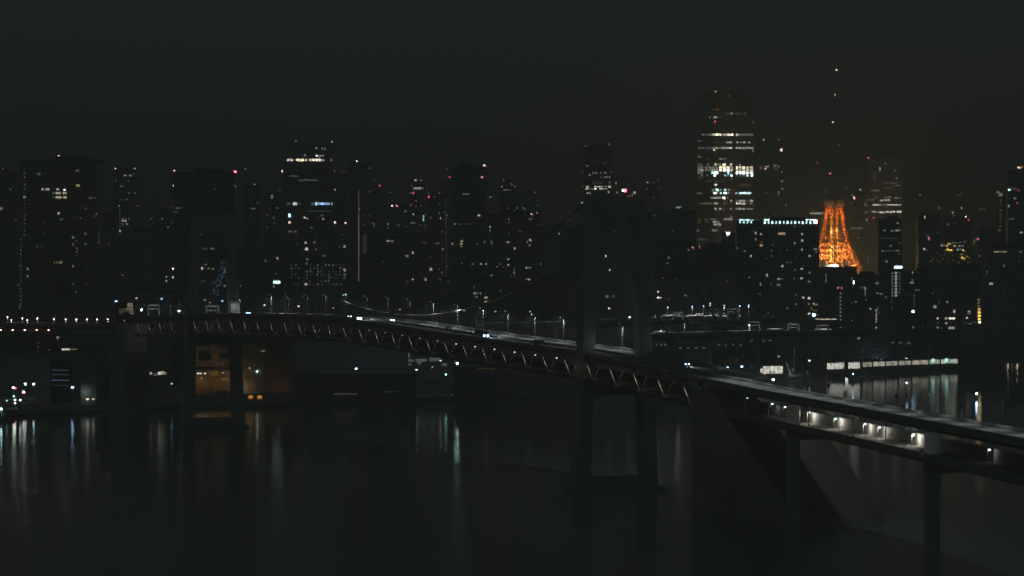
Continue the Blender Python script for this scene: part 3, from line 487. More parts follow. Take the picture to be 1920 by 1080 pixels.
order = sorted(BL, key=lambda B: B['D'])
for e in ENT:
    px, py, ww, hh, c, lv = e
    done = False
    for B in order:
        if B['x0'] <= px <= B['x1'] and py >= B['yt']+1.5:
            B['wins'].append(e); done = True; break
    if not done:
        best = None
        for B in BL:
            dx = max(B['x0']-px, 0, px-B['x1']); dy = B['yt']-py
            if dy < -3: dy = 40
            sc_ = dx*3+abs(dy)
            if best is None or sc_ < best[0]: best = (sc_, B)
        best[1]['wins'].append(e+['mast'])
for B in BL:
    ws = sorted(B['wins'], key=lambda e: -(e[2]*e[3]*LEV[e[5]])); t = B['t']
    rest = MB(); rm = []; cnt = 0
    for e in ws:
        px, py, ww, hh, c, lv = e[:6]
        if len(e) > 6:                                        # roof lamp on a thin mast
            cx = min(max(px, B['x0']+3), B['x1']-3); p = Vector(((px-960)*(B['D']+B['d']/2)/F, B['D']+B['d']/2, H-(py-HY)*(B['D']+B['d']/2)/F))
            R = Matrix.Rotation(-B['th'], 3, 'Z'); lp = R @ Vector((p.x-B['c'][0], p.y-B['c'][1], 0)); lz = p.z-B['g']
            lim = B['w']/2-.5; lx = max(-lim, min(lim, lp.x)); zz = B['h']-(B['h']*.3 if B['style'] in ('round', 'dome') else 0)
            mb = MB(); mb.bar((lx, 0, zz), (lx, 0, max(lz, zz+1)), .25)
            if abs(lp.x-lx) > .3: mb.bar((lx, 0, max(lz, zz+1)), (lp.x, 0, lz), .2)
            ms = mb.build('mast', M_STEEL, t)
            k = B['D']/F; pane('mast_lamp', emit(c, lv, B['D']), ms, (lp.x, 0, lz), (ww*k*.8, ww*k*.8, hh*k*.8))
            continue
        if B['style'] in ('round', 'dome'):
            z = H-(py-HY)*B['D']/F-B['g']; fr = z/B['h']
            D = B['D']
            for _ in range(4):
                X = (px-960)*D/F-B['c'][0]; Zr = H-(py-HY)*D/F-B['g']; fr = max(0, min(1, Zr/B['h']))
                if B['style'] == 'round':
                    pr = [(0, 1), (.5, 1.0), (.72, .985), (.86, .93), (.95, .86), (1, .74)]
                    for (a0, k0), (a1, k1) in zip(pr, pr[1:]):
                        if a0 <= fr <= a1: kk = k0+(k1-k0)*(fr-a0)/(a1-a0)
                    hw = B['w']/2*kk; hd = B['d']/2*kk
                    fx = X/hw; flat = .414
                    if abs(fx) <= flat: Y = -hd; rz = 0
                    else:
                        tt = min(1, (abs(fx)-flat)/(1-flat)); Y = -hd*(1-tt*(1-flat)); rz = math.copysign(math.atan2(hd*(1-flat), hw*(1-flat)), fx)
                else:
                    if fr < .72: Y = -B['d']/2; rz = 0
                    else:
                        sa = min(.98, (fr-.72)/.28); ca = math.sqrt(1-sa*sa); u = min(.97, abs(X)/(B['w']*.47*ca)); Y = -B['d']*.47*ca*math.sqrt(1-u*u); rz = math.copysign(math.asin(u)*.8, X)
                D = B['c'][1]+Y
            loc = Vector((X*1.0, Y-.2, Zr)); size = (ww*D/F/max(.45, math.cos(rz)), .6, hh*D/F)
        else:
            hres = hit(B, px, py)
            if hres is None:
                for dx in (-1, 1, -2, 2, -4, 4, -7, 7):
                    hres = hit(B, px+dx, py)
                    if hres: break
            if hres is None: continue
            p, ax, s, cosf, tt = hres; k = tt/F
            wid = min(ww*k/max(.35, cosf), 60); loc = p.copy(); loc[ax] += s*.1; rz = 0
            lim = (B['d']/2, B['w']/2)[ax]
            loc[1-ax] = max(-lim+wid/2, min(lim-wid/2, loc[1-ax])) if wid < 2*lim else 0
            size = (.5, wid, hh*k) if ax == 0 else (wid, .5, hh*k)
        m_ = emit(c, lv, B['D'])
        if c == 'r' and hh >= 3: nm = 'warning_lamp'
        elif lv >= 9: nm = 'sign_light'
        elif c == 'c' and lv >= 7 and ww > 6: nm = 'light_strip'
        else: nm = 'window'
        cnt += 1
        if cnt <= 98: pane(nm, m_, t, loc, size, rz)
        else:
            if m_ not in rm: rm.append(m_)
            rest.box(loc, size, rz, mi=rm.index(m_))
    if rest.v: kind(rest.build('window_lights', rm, t), 'stuff')

# ------------------------------------------------------------------ the orange lattice tower
TD = 4400.0; tx = (1564-960)*TD/F
T = thing('lattice_tower', 'floodlit orange steel lattice tower with a long dark antenna mast', 'tower', (tx, TD, 3), math.radians(41))
def Zp(y): return H-(y-HY)*TD/F-3
RT = [(0, 80), (40, 60), (78, 37), (92, 30.5), (103, 26), (117, 20.5), (135, 14.6), (156, 10.8), (168, 9.8)]
def Rz(z):
    for (a, r0), (b2, r1) in zip(RT, RT[1:]):
        if a <= z <= b2: return r0+(r1-r0)*(z-a)/(b2-a)
    return 11
def corner(i, z, r=None):
    a = math.pi/2*i+math.pi/4; r = Rz(z) if r is None else r
    return Vector((math.cos(a)*r, math.sin(a)*r, z))
for i in range(4):
    mb = MB(); z = 0; prev = None
    while z < 160:
        wd = 7.5-5.4*min(1, z/160); c = corner(i, z)
        cur = [c+Vector((sx*wd/2, sy*wd/2, 0)) for sx, sy in ((-1, -1), (1, -1), (1, 1), (-1, 1))]
        if prev:
            for j in range(4):
                mb.bar(prev[j], cur[j], .5); mb.bar(prev[j], cur[(j+1) % 4], .3); mb.bar(cur[j], cur[(j+1) % 4], .26)
        prev = cur; z += 5.5
    mb.build('leg', M_ORANGE, T)
for i in range(4):                                             # four braced faces
    mb = MB()
    for z0, z1 in ((88, 97), (97, 106), (106, 113), (113, 121), (121, 131), (131, 140), (140, 149), (149, 158)):
        a0, a1, b0, b1 = corner(i, z0), corner(i, z1), corner(i+1, z0), corner(i+1, z1)
        n = 5 if z0 < 113 else (1 if z0 > 120 else 3)
        for k in range(n):
            p0 = a0.lerp(b0, k/n); p1 = a0.lerp(b0, (k+1)/n); q0 = a1.lerp(b1, k/n); q1 = a1.lerp(b1, (k+1)/n)
            if z0 > 120:
                mb.bar(p0, q1, .2); mb.bar(p1, q0, .2)
            elif z0 == 88:                                     # arched lower chord
                d = abs((k+.5)/n-.5)*2
                if d > .35: mb.bar(p0, q1, .4); mb.bar(p1, q0, .4); mb.bar(p0, p1, .35)
            else:
                mb.bar(p0, q1, .38); mb.bar(p1, q0, .38); mb.bar(p0, q0, .3)
        mb.bar(a1, b1, .45 if z0 < 113 else .25)
    mb.build('brace_panel', M_ORANGE, T)
mb = MB()                                                     # central lift shaft
for z in range(70, 158, 6):
    mb.box((0, 0, z+3), (6.5, 6.5, 5.2)); mb.box((0, 0, z), (7.2, 7.2, .8))
mb.build('lift_shaft', M_SHAFT, T)
mb = MB(); z0 = Zp(400); mb.box((0, 0, z0+4.2), (16, 16, 8.2), taper=1.08); mb.box((0, 0, z0-.4), (15, 15, .8))
for k in range(-4, 5):
    for s in (-1, 1): mb.box((k*1.9, s*8.6, z0+4.2), (.5, .6, 8)); mb.box((s*8.6, k*1.9, z0+4.2), (.6, .5, 8))
mb.build('observation_deck', M_ORANGE, T)
mb = MB(); mb.box((0, 0, z0+13), (19.5, 19.5, 8.6)); mb.box((0, 0, z0+17.9), (16, 16, 1.2))
od = mb.build('upper_deck_storey', M_TWHITE, T)
mb = MB()
zt = z0+18
segs = [(zt, 8), (zt+35, 5), (zt+70, 3.4)]
prev = None; z = zt
while z < Zp(265):
    f = (z-zt)/(Zp(265)-zt); r = 5.6*(1-f)+2.4*f; cur = [Vector((sx*r, sy*r, z)) for sx, sy in ((-1, -1), (1, -1), (1, 1), (-1, 1))]
    if prev:
        for j in range(4): mb.bar(prev[j], cur[j], .3); mb.bar(prev[j], cur[(j+1) % 4], .18); mb.bar(cur[j], cur[(j+1) % 4], .18)
    prev = cur; z += 6
mb.build('upper_mast', M_ORANGE, T)
mb = MB(); mb.box((0, 0, Zp(268)), (9, 9, 5)); mb.build('top_deck', M_TWHITE, T)
mb = MB(); mb.bar((0, 0, Zp(266)), (0, 0, Zp(205)), 1.6, 1.1, 8); mb.bar((0, 0, Zp(205)), (0, 0, Zp(160)), 1.0, .6, 8); mb.bar((0, 0, Zp(160)), (0, 0, Zp(132)), .5, .25, 6)
mb.build('antenna', M_TWHITE, T)
Rm = Matrix.Rotation(-math.radians(41), 3, 'Z')
for x, y, c, lv in ((1569, 131, 'w', 7), (1569.5, 132, 'r', 5), (1565, 178, 'n', 6), (1562, 229, 'w', 7), (1573, 272, 'k', 4), (1557, 325, 'r', 7), (1556, 325, 'w', 6)):
    p = Rm @ Vector(((x-1564)*TD/F, 0, 0)); pane('mast_lamp', emit(c, lv, TD), T, (p.x, p.y, Zp(y)), (1.7, 1.7, 1.7))
for x in (1550, 1555, 1561, 1567, 1573, 1577):
    p = Rm @ Vector(((x-1564)*TD/F, -12.5, 0)); pane('deck_window', emit('o', 5, TD), T, (p.x, p.y, z0+2+random.random()*3), (1.6, 1.6, 2.2))
# floodlights: warm heads low inside the tower, smaller ones higher up
def flood(x, y, z, pw, col, c='g', lv=7, sz=1.2):
    fx = pane('floodlight', emit(c, lv, TD), T, (x, y, z), (sz, sz, sz*.6))
    light('POINT', (x, y, z+1.5), pw, col, T, size=1.0, name='flood_light')
WARM = (1, .62, .24)
for i in range(4):
    c = corner(i, 84, 27); flood(c.x, c.y, 90, 42000, WARM)
    c = corner(i, 110, 15); flood(c.x, c.y, 108, 17000, WARM, lv=5)
    c = corner(i, 135, 8.5); flood(c.x, c.y, 134, 6500, WARM, lv=3, sz=.6)
flood(0, -13, 86, 34000, (1, .75, .35)); flood(-9, 9, 100, 22000, (1, .72, .3))
for s in ((12, 0), (-12, 0), (0, -12), (0, 12)): light('POINT', (s[0]*1.25, s[1]*1.25, z0-3), 5200, (1, .5, .16), T, size=.8, name='flood_light')
FB = BL and [B for B in BL if B['x0'] == 1529][0]
for x, ww, lv in ((1549, 5, 5), (1554, 5, 7), (1560, 7, 8), (1566, 6, 9), (1571, 4, 8)):
    k = 3400/F; pane('roof_floodlight', emit('y', lv, 3400), FB['t'], ((x-960)*3400/F-FB['c'][0], -FB['d']/2+2, FB['h']+1.6), (ww*k, 1, 2))

# ------------------------------------------------------------------ the suspension bridge
TX, TY = 43.0, 1390.0; ca, sa = .38, .925
ZS = [(-114, 50), (0, 57.2), (75, 59.6), (150, 61.8), (297, 66.6), (430, 67.2), (570, 65.2), (700, 61)]
def smooth_z(s):
    pts = ZS
    for i in range(len(pts)-1):
        if s <= pts[i+1][0] or i == len(pts)-2:
            (x0, y0), (x1, y1) = pts[i], pts[i+1]
            m0 = (y1-pts[i-1][1])/(x1-pts[i-1][0]) if i > 0 else (y1-y0)/(x1-x0)
            m1 = (pts[i+2][1]-y0)/(pts[i+2][0]-x0) if i < len(pts)-2 else (y1-y0)/(x1-x0)
            t = max(0, (s-x0)/(x1-x0)); h = x1-x0
            return (2*t**3-3*t*t+1)*y0+(t**3-2*t*t+t)*h*m0+(-2*t**3+3*t*t)*y1+(t**3-t*t)*h*m1
def A(s, off=0, dz=0):
    """point on the bridge: s metres toward the far shore from the near tower, off metres to the far side"""
    return Vector((TX-ca*s+sa*off, TY+sa*s+ca*off, smooth_z(s)+dz))
BR = thing('suspension_bridge', 'long double-deck suspension bridge crossing the dark harbour', 'bridge')
SP = [i*11.75-114 for i in range(0, 69)]                       # -114 .. 685
path = [A(s) for s in SP]
mb = MB(); mb.sweep(path, [(-14, 0), (14, 0), (14, -1.0), (12, -1.8), (-12, -1.8), (-14, -1.0)]); mb.build('upper_deck', M_ROAD, BR)
mb = MB(); mb.sweep(path, [(-13, -9.2), (13, -9.2), (13, -10.2), (-13, -10.2)]); mb.build('lower_deck', M_ROAD, BR)
for o in (-14.3, 14.3):
    mb = MB(); mb.sweep(path, [(o-.25, -.9), (o-.25, 1.1), (o+.25, 1.1), (o+.25, -.9)]); mb.build('parapet', M_PAR, BR)
mb = MB(); mb.sweep(path, [(-.3, .01), (-.3, .9), (.3, .9), (.3, .01)]); mb.build('median_barrier', M_PAR, BR)
mb = MB()
for o in (-10.2, -6.8, -3.4, 3.4, 6.8, 10.2):
    for s in range(-112, 680, 14): mb.sweep([A(s, o, .012), A(s+7, o, .012)], [(-.12, 0), (.12, 0), (.12, .004), (-.12, .004)])
mb.build('lane_marking', M_LINE, BR)
PH = 23.5; S0 = -12.0
for off, nm in ((-14.6, 'truss'), (14.6, 'truss')):
    mb = MB(); mb.sweep(path, [(off*-1-.5, -2.2), (off*-1+.5, -2.2), (off*-1+.5, -1.2), (off*-1-.5, -1.2)]); mb.sweep(path, [(off*-1-.5, -11), (off*-1+.5, -11), (off*-1+.5, -10), (off*-1-.5, -10)])
    s = -110
    tr = mb.build(nm, M_DARK, BR)
    k = int((-114-S0)/PH)-1
    while S0+k*PH < 690:
        sb = S0+k*PH; k += 1
        # '\' member leans from the upper chord (towards the far shore) down to the lower chord
        for s0, s1, nm2 in ((sb+PH*.36, sb, 'diagonal'), (sb-PH*.30, sb, 'diagonal')):
            if not (-114 <= s0 <= 684 and -114 <= s1 <= 684): continue
            d = MB(); d.bar(A(s0, off, -2), A(s1, off, -10.2), .42 if s0 > sb+1 else .24); d.build(nm2, M_TRUSS if s0 > s1 and s0 > sb+1 else M_STEEL, tr)  # opposite diagonal is darker in colour to show weaker light on it
# towers
def tower(s, label):
    t = thing('bridge_tower', label, 'bridge tower')
    t.parent = None
    base = A(s); zt = 124.0
    for sd in (-1, 1):
        mb = MB(); pts = []
        N = 14
        for i in range(N+1):
            z = zt*i/N; k = 1-i/N
            off = sd*(9.8+4.6*k**.8+1.2*k); p = A(s, off); pts.append((p.x, p.y, z, 3.0+.8*k))
        ang = math.atan2(-sa, ca)*-1
        for (x0, y0, z0_, r0), (x1, y1, z1_, r1) in zip(pts, pts[1:]):
            vs = []
            for x, y, z, r in ((x0, y0, z0_, r0), (x1, y1, z1_, r1)):
                for ux, uy in ((-1, -1), (1, -1), (1, 1), (-1, 1)):
                    a_ = ux*r; b2 = uy*r*.8; vs.append((x-ca*a_+sa*b2, y+sa*a_+ca*b2, z))
            mb.add(vs, [(0, 1, 5, 4), (1, 2, 6, 5), (2, 3, 7, 6), (3, 0, 4, 7), (4, 5, 6, 7), (3, 2, 1, 0)])
        mb.build('leg', M_WHITE, t)
    mb = MB()
    for z, h, o in ((zt-5, 9, 9.5), (smooth_z(s)-14, 6, 12.3), (3, 6, 15)):
        mb = MB(); mb.sweep([A(s, -o).xy.to_3d()+Vector((0, 0, z)), A(s, o).xy.to_3d()+Vector((0, 0, z))], [(-2.6, -h/2), (2.6, -h/2), (2.6, h/2), (-2.6, h/2)])
        mb.build('cross_beam', M_WHITE, t)
    mb = MB(); c = A(s); mb.sweep([A(s, -20).xy.to_3d()+Vector((0, 0, -1)), A(s, 20).xy.to_3d()+Vector((0, 0, -1))], [(-8, 0), (8, 0), (8, 2.4), (-8, 2.4)]); mb.build('pier_footing', M_DCONC, t)
    return t
T1 = tower(0, 'near bridge tower with two pale legs straddling the roadway right of centre')
T2 = tower(570, 'far bridge tower standing before the orange-lit wharf building at left')
for t, s in ((T1, 0), (T2, 570)):
    for o in (-9.6, 9.6):
        p = A(s, o); pane('mast', M_STEEL, t, (p.x, p.y, 126), (.4, .4, 4))
p = P(1168, 357, 1393); pane('warning_lamp', emit('w', 8, 1400), T1, p, (.8, .8, .9)); pane('warning_lamp', emit('r', 9, 1400, True), T1, p+Vector((.9, 0, 0)), (1.2, .9, 1.2))
for x, y, c, lv in ((1190, 361, 'w', 6), (1186, 364, 'k', 4), (1141, 360, 'w', 5), (1157, 361, 'w', 4)):
    p = P(x, y, 1388); pane('mast_lamp', emit(c, lv, 1400), T1, p, (.6, .6, .8))
    pane('mast', M_STEEL, T1, (p.x, p.y, (p.z+120)/2), (.25, .25, abs(p.z-120)))
for s_, o_ in ((-9, -9), (-9, 20)):
    q_ = A(s_, o_, 6); light('POINT', q_, 60, (.75, .88, 1), None, size=.3, name='leg_fill_light')  # added fill lights with no fixture, brightening the near tower legs
# main cables and hangers
def cable_z(s):
    if 0 <= s <= 570:
        m = smooth_z(285)+3; return m+(123-m)*((s-285)/285)**2
    if s < 0: f = -s/114; e = 48
    else: f = (s-570)/114; e = 60
    return 123+(e-123)*f+ -6*4*f*(1-f)*.5
for off in (-14.2, 14.2):
    mb = MB(); pr = None
    for s in [x*9.5-114 for x in range(0, 85)]:
        inw = off*(.72+.28*min(1, abs(s-(0 if s < 285 else 570))/120)); p = A(s, inw); p.z = cable_z(s)
        if pr is not None: mb.bar(pr, p, .38, n=6)
        pr = p
    cb = mb.build('main_cable', M_CABLE, BR)
    for s in range(24, 560, 24):
        z = cable_z(s)
        h = MB(); a_ = A(s, off, .5); t_ = Vector((a_.x, a_.y, z))
        if z-a_.z > 1: h.bar(a_, t_, .06); h.build('hanger', M_STEEL, cb)

def deck_lamp(base, head, label, grp, col, lv, hs, power=0, pcol=(1, .9, .75), spot=True, sample=False, D=None, nm='street_lamp', pole=.14, cat='street lamp', headmat=None):
    """pole from base, arm to the head"""
    t = thing(nm, label, cat, base, 0, grp); b0 = Vector(base); h = Vector(head)-b0
    D = D or head[1]
    mb = MB(); mb.bar((0, 0, 0), (0, 0, max(h.z-.2, .1)), pole, pole*.7, 6); 
    if h.xy.length > .2: mb.bar((0, 0, max(h.z-.2, .1)), h+Vector((0, 0, .1)), pole*.7)
    mb.build('pole', headmat or M_STEEL, t)
    mb = MB(); mb.box(h+Vector((0, 0, hs*.45)), (hs*1.3, hs*1.1, hs*.3)); mb.build('lamp_housing', M_STEEL, t)
    pane('bulb', emit(col, lv, D, sample), t, h, (hs, hs, hs*.8))
    if power:
        light('SPOT' if spot else 'POINT', h+Vector((0, 0, -hs*.6)), power, pcol, t, size=.3, angle=2.7, aim=(0, 0, -1) if spot else None)
    return t
# upper-deck lamps on the far parapet
lampx = [508, 541, 576, 611, 649, 688, 728, 769, 813, 858, 906, 953, 1003, 1057, 1114, 1168, 1295, 1365, 1424]
def s_for_px(px, off):
    lo, hi = -300, 700
    for _ in range(50):
        mid = (lo+hi)/2; a_ = A(mid, off); x = 960+F*a_.x/a_.y
        if x > px: lo = mid
        else: hi = mid
    return (lo+hi)/2
brt = {649: ('c', 7), 611: ('k', 5), 1003: ('c', 7), 1057: ('c', 6), 953: ('w', 5), 906: ('k', 5)}
UL = []
i = 0
for x in lampx:
    if x > 1200: continue
    s = s_for_px(x, 13.4); b0 = A(s, 13.4, 0); h = A(s, 11.8, 11.3)
    c, lv = brt.get(x, ('k', 4))
    deck_lamp(b0, h, nth(i)+' tall lamp from the left on the far side of the bridge deck', 'tall lamps along the bridge deck', c, lv, .55, 1200 if 560 < x < 780 else 3600, (.95, 1, .93), D=b0.y, pole=.16); i += 1
for j, x in enumerate((290, 340, 395, 450)):
    s = s_for_px(x, 13.4); b0 = A(s, 13.4, 0); h = A(s, 11.8, 10)
    deck_lamp(b0, h, nth(j)+' faint lamp from the left on the deck beside the far bridge tower', 'faint lamps by the far bridge tower', 'k', 3, .5, 1500, (.95, 1, .93), D=b0.y)
# lamps hung outside the truss
k = 0; i = 0
for kk in range(-6, 32):
    sb = S0+kk*PH
    if not -108 < sb < 680: continue
    if abs(sb) < 6 or abs(sb-570) < 10: continue
    h = A(sb-PH*.42, -15.6, -3.2); b0 = A(sb-PH*.30, -14.9, -8.0); px = 960+F*h.x/h.y
    bright = 680 < px < 1050
    t = thing('truss_lamp', nth(i)+' lamp from the right under the near edge of the bridge deck', 'truss lamp', b0, 0, 'lamps along the lower deck of the bridge'); i += 1
    q = h-b0; mb = MB(); mb.bar((0, 0, 0), (0, 0, q.z), .1); mb.bar((0, 0, q.z), q+Vector((0, 0, .1)), .1); mb.build('bracket', M_TRUSS, t)
    pane('bulb', emit('w' if px > 790 else 'n', (7 if px > 840 else 5) if bright else 1, 1500), t, q, (.55, .55, .42))
    light('SPOT', A(sb+PH*.3, -17.0, -6.5)-b0, 170 if px < 1050 else 230, (1, .9, .7), t, size=.3, angle=2.0, aim=(A(sb+PH*.14, -13, -5.5)-A(sb+PH*.3, -17.0, -6.5)))  # added spot set away from the bulb to brighten one diagonal

# ------------------------------------------------------------------ anchorages and approach viaduct
def prism_along(prof, half, name, label, off0=0):
    """prof: list of (s, z) closed outline in the bridge's long section"""
    mb = MB(); n = len(prof); vs = []
    for o in (-half, half):
        for s, z in prof:
            p = A(s, o+off0); vs.append((p.x, p.y, z))
    fs = [tuple(range(n))[::-1], tuple(range(n, 2*n))]+[(i, (i+1) % n, (i+1) % n+n, i+n) for i in range(n)]
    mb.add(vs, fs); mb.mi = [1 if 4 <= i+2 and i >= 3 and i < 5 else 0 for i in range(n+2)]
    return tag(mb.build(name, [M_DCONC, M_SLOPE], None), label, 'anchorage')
prism_along([(-113, -2), (-113, 46.5), (-131, 46.5), (-202, 2), (-202, -2)], 18, 'anchorage', 'huge sloping concrete anchorage block below the near end of the bridge truss')
prism_along([(700, 0), (700, 58), (715, 58), (728, 40), (740, 0)], 7, 'anchorage', 'dark concrete anchorage block at the far left end of the bridge', -9)
AP = [A(-113, -6.5), Vector((97.5, 1212, 48.0)), Vector((115, 1132, 46.8)), Vector((131, 1012, 46.7)), Vector((145, 892, 46.9)), Vector((157, 782, 47.5)), Vector((167, 660, 48)), Vector((175, 540, 48))]
def catmull(pts, n=8):
    out = []
    for i in range(len(pts)-1):
        p0 = pts[max(i-1, 0)]; p1 = pts[i]; p2 = pts[i+1]; p3 = pts[min(i+2, len(pts)-1)]
        for k in range(n):
            t = k/n; out.append(.5*((2*p1)+(-p0+p2)*t+(2*p0-5*p1+4*p2-p3)*t*t+(-p0+3*p1-3*p2+p3)*t**3))
    out.append(pts[-1]); return out
ap = catmull(AP)
VI = thing('approach_viaduct', 'double-deck approach viaduct sweeping from the anchorage to the lower right', 'viaduct')
# travel is toward the camera, so the right-hand side of travel is the side nearer the left of the picture
mb = MB(); mb.sweep(ap, [(-6.5, 0), (6.5, 0), (6.5, -1.0), (4, -2.6), (-4, -2.6), (-6.5, -1.0)]); mb.build('upper_deck', M_ROAD, VI)
mb = MB(); mb.sweep(ap[4:], [(-6.5, -10.2), (6.5, -10.2), (6.5, -11.2), (4, -12.6), (-4, -12.6), (-6.5, -11.2)]); mb.build('lower_deck', M_ROAD, VI)
for o, z in ((6.8, 0), (-6.8, 0), (6.8, -10.2)):
    mb = MB(); mb.sweep(ap if z == 0 else ap[4:], [(o-.25, z-1.3), (o-.25, z+1.1), (o+.25, z+1.1), (o+.25, z-1.3)]); mb.build('parapet', M_PAR, VI)
mb = MB(); mb.sweep(ap[4:], [(-7.05, -11.5), (-7.05, -6.2), (-6.6, -6.2), (-6.6, -11.5)]); mb.build('noise_barrier', M_PAR, VI)
def ap_at(px, off):
    best = min(range(len(ap)*10-10), key=lambda i: abs(960+F*(apo(i/10, off).x)/apo(i/10, off).y-px)); return best/10
def apo(t, off):
    i = min(int(t), len(ap)-2); f = t-i; p = ap[i].lerp(ap[i+1], f); d = (ap[i+1]-ap[i]); d.z = 0; d.normalize()
    return p+Vector((d.y, -d.x, 0))*off
for px in (1478, 1737, 2050):
    t = ap_at(px, 5.5); mb = MB()
    p = apo(t, 3.6); mb.box((p.x, p.y, (p.z-2.8)/2-1), (4.8, 4.8, p.z-.8), rz=-.13)
    a_, b2 = apo(t, -6), apo(t, 6); mb.sweep([a_+Vector((0, 0, -14.2)), b2+Vector((0, 0, -14.2))], [(-2.2, -1.2), (2.2, -1.2), (2.2, 1.2), (-2.2, 1.2)])
    mb.build('pier', M_WHITE, VI)
for px in (1395, 1441, 1517, 1600, 1660, 1800, 1860):          # slim posts between the decks
    t = ap_at(px, 6.4); p = apo(t, 6.4); pane('post', M_STEEL, VI, (p.x, p.y, p.z-6), (.35, .35, 9.4))
low = [(1361, 738, 6, 'w'), (1401, 747, 7, 'b'), (1448, 757, 7, 'c'), (1472, 763, 7, 'p'), (1517, 773, 7, 'w'), (1567, 785, 7, 'c'), (1622, 795, 7, 'w'), (1649, 801, 7, 'w'), (1713, 815, 8, 'w'), (1855, 843, 7, 'p')]
for i, (x, y, lv, c) in enumerate(low):
    t = ap_at(x, -4.6); q = apo(t, -4.6); h = P(x, y, q.y); zf = q.z-10.2
    deck_lamp((h.x-.6, h.y, zf), h, nth(i)+' lamp from the left on the lower deck of the approach viaduct', 'lamps inside the lower deck of the viaduct', c, lv+1, .7, [150, 120, 60, 70, 900, 900, 800, 900, 1300, 60][i], (1, .93, .8), spot=False, D=h.y)
for i, (x, y) in enumerate(((1587, 738), (1553, 742), (1680, 772), (1803, 793))):
    t = ap_at(x, -6.8); p = apo(t, -6.8)
    o = thing('sign_post', ['pale lit signpost', 'short dark post', 'second dark post', 'third dark post'][i]+' on the far parapet of the approach viaduct', 'post', p, 0, None)
    mb = MB(); mb.box((0, 0, 2), (.5, .5, 4)); mb.build('post', M_STEEL if i else M_WHITE, o)
    mb = MB(); mb.box((0, 0, 4.4 if i else 6), (1.1 if i else .9, .4, 1.6 if i else 4)); mb.build('panel', M_DARK if i else M_WHITE, o)
for i in range(20):  # added lamp posts, closely spaced to light the upper deck evenly
    t = .8+i*2.2; p = apo(t, -6.3); h = p+Vector((-1.6, 0, 9.5))
    deck_lamp(p, h, nth(i)+' added slim dark lamp post on the viaduct upper deck counted from the anchorage', 'added lamp posts on the viaduct upper deck', 'k', 1, .35, 1900, (.9, 1, .92), D=p.y, pole=.06, headmat=M_DARK)
tq = ap_at(1737, 5.5); pq = apo(tq, 15); light('SPOT', (pq.x, pq.y-10, pq.z-6), 420, (.8, .9, 1), None, size=.4, angle=.7, aim=(apo(tq, 5)-Vector((0, 0, 6))-Vector((pq.x, pq.y-10, pq.z-6))), name='pier_fill_light')  # added spot with no fixture, brightening the pier
# ------------------------------------------------------------------ far expressways and interchange
def viaduct(pts, width, label, mats=M_CONC, name='expressway_viaduct', par=1.2, pier=True, legs=None):
    w3 = catmull([P(*p) for p in pts], 6); t = thing(name, label, 'viaduct')
    w_ = width/2; mb = MB(); mb.sweep(w3, [(-w_, 0), (w_, 0), (w_, -1.2), (w_*.6, -2.6), (-w_*.6, -2.6), (-w_, -1.2)]); mb.build('deck', M_ROAD, t)
    for o in (-w_, w_):
        mb = MB(); mb.sweep(w3, [(o-.2, -.8), (o-.2, par), (o+.2, par), (o+.2, -.8)]); mb.build('parapet', M_PAR, t)
    if pier:
        for i in range(2, len(w3)-1, 5):
            p = w3[i]; mb = MB(); mb.box((p.x, p.y, (p.z-2.6+3)/2), (3, 3, p.z-5.6)); mb.box((p.x, p.y, p.z-3.6), (6, width*.8, 2)); mb.build('pier', M_CONC, t)
    return w3, t
v1, _ = viaduct([(900, 612, 2450), (1080, 608, 2480), (1200, 601, 2540), (1330, 599, 2600), (1470, 603, 2640), (1600, 608, 2700)], 20, 'upper expressway viaduct running behind the near bridge tower', par=2.4)
v2, _ = viaduct([(1160, 633, 2440), (1240, 630, 2450), (1330, 627, 2460), (1440, 625, 2480), (1540, 625, 2520), (1620, 622, 2600)], 18, 'lower roadway of the interchange right of the near bridge tower', par=2.2)
v3, _ = viaduct([(-80, 607, 2380), (60, 608, 2360), (200, 609, 2330), (262, 606, 2250)], 18, 'upper viaduct with white lamps at the far left')
v4, _ = viaduct([(-80, 623, 2330), (60, 623, 2320), (180, 622, 2300), (262, 622, 2200)], 16, 'lower viaduct with reddish lamps at the far left')
v5, _ = viaduct([(636, 563, 2600), (672, 572, 2500), (712, 585, 2300), (760, 594, 2150)], 9, 'curved ramp dropping toward the middle of the bridge from the left', pier=False)
v6, _ = viaduct([(850, 594, 2250), (900, 586, 2350), (950, 575, 2500), (1010, 566, 2650)], 9, 'curved ramp rising behind the bridge right of mid span', pier=False)
v7, _ = viaduct([(1300, 604, 2560), (1352, 612, 2540), (1395, 617, 2520), (1450, 609, 2540), (1500, 604, 2600)], 9, 'slip road dipping between the two levels of the interchange', pier=False)
def on_path(w3, px):
    return min(w3, key=lambda p: abs(960+F*p.x/p.y-px))
def road_lamps(w3, xs, up, label, grp, col, lv, hs, power, dy=0, pcol=(1, .95, .85), sample=False):
    for i, x in enumerate(xs):
        if isinstance(x, tuple): x, y = x
        else: y = None
        p = on_path(w3, x); p = Vector(((x-960)*p.y/F, p.y, p.z)); h = p+Vector((0, -.8, up)) if y is None else P(x, y, p.y)
        deck_lamp(p+Vector((0, .8, 0)), h, nth(i)+' '+label, grp, col, lv, hs, power, pcol, D=p.y, sample=sample)
road_lamps(v3, [(14, 594), (21, 600), (42, 596.5), (51, 600), (70, 596.5), (101, 598), (123, 598.5), (143, 598.5), (163, 598.5), (182, 598.5), (202, 598.5)], 6, 'white lamp from the left along the far left viaduct', 'white lamps along the far left viaduct', 'w', 8, .9, 900)
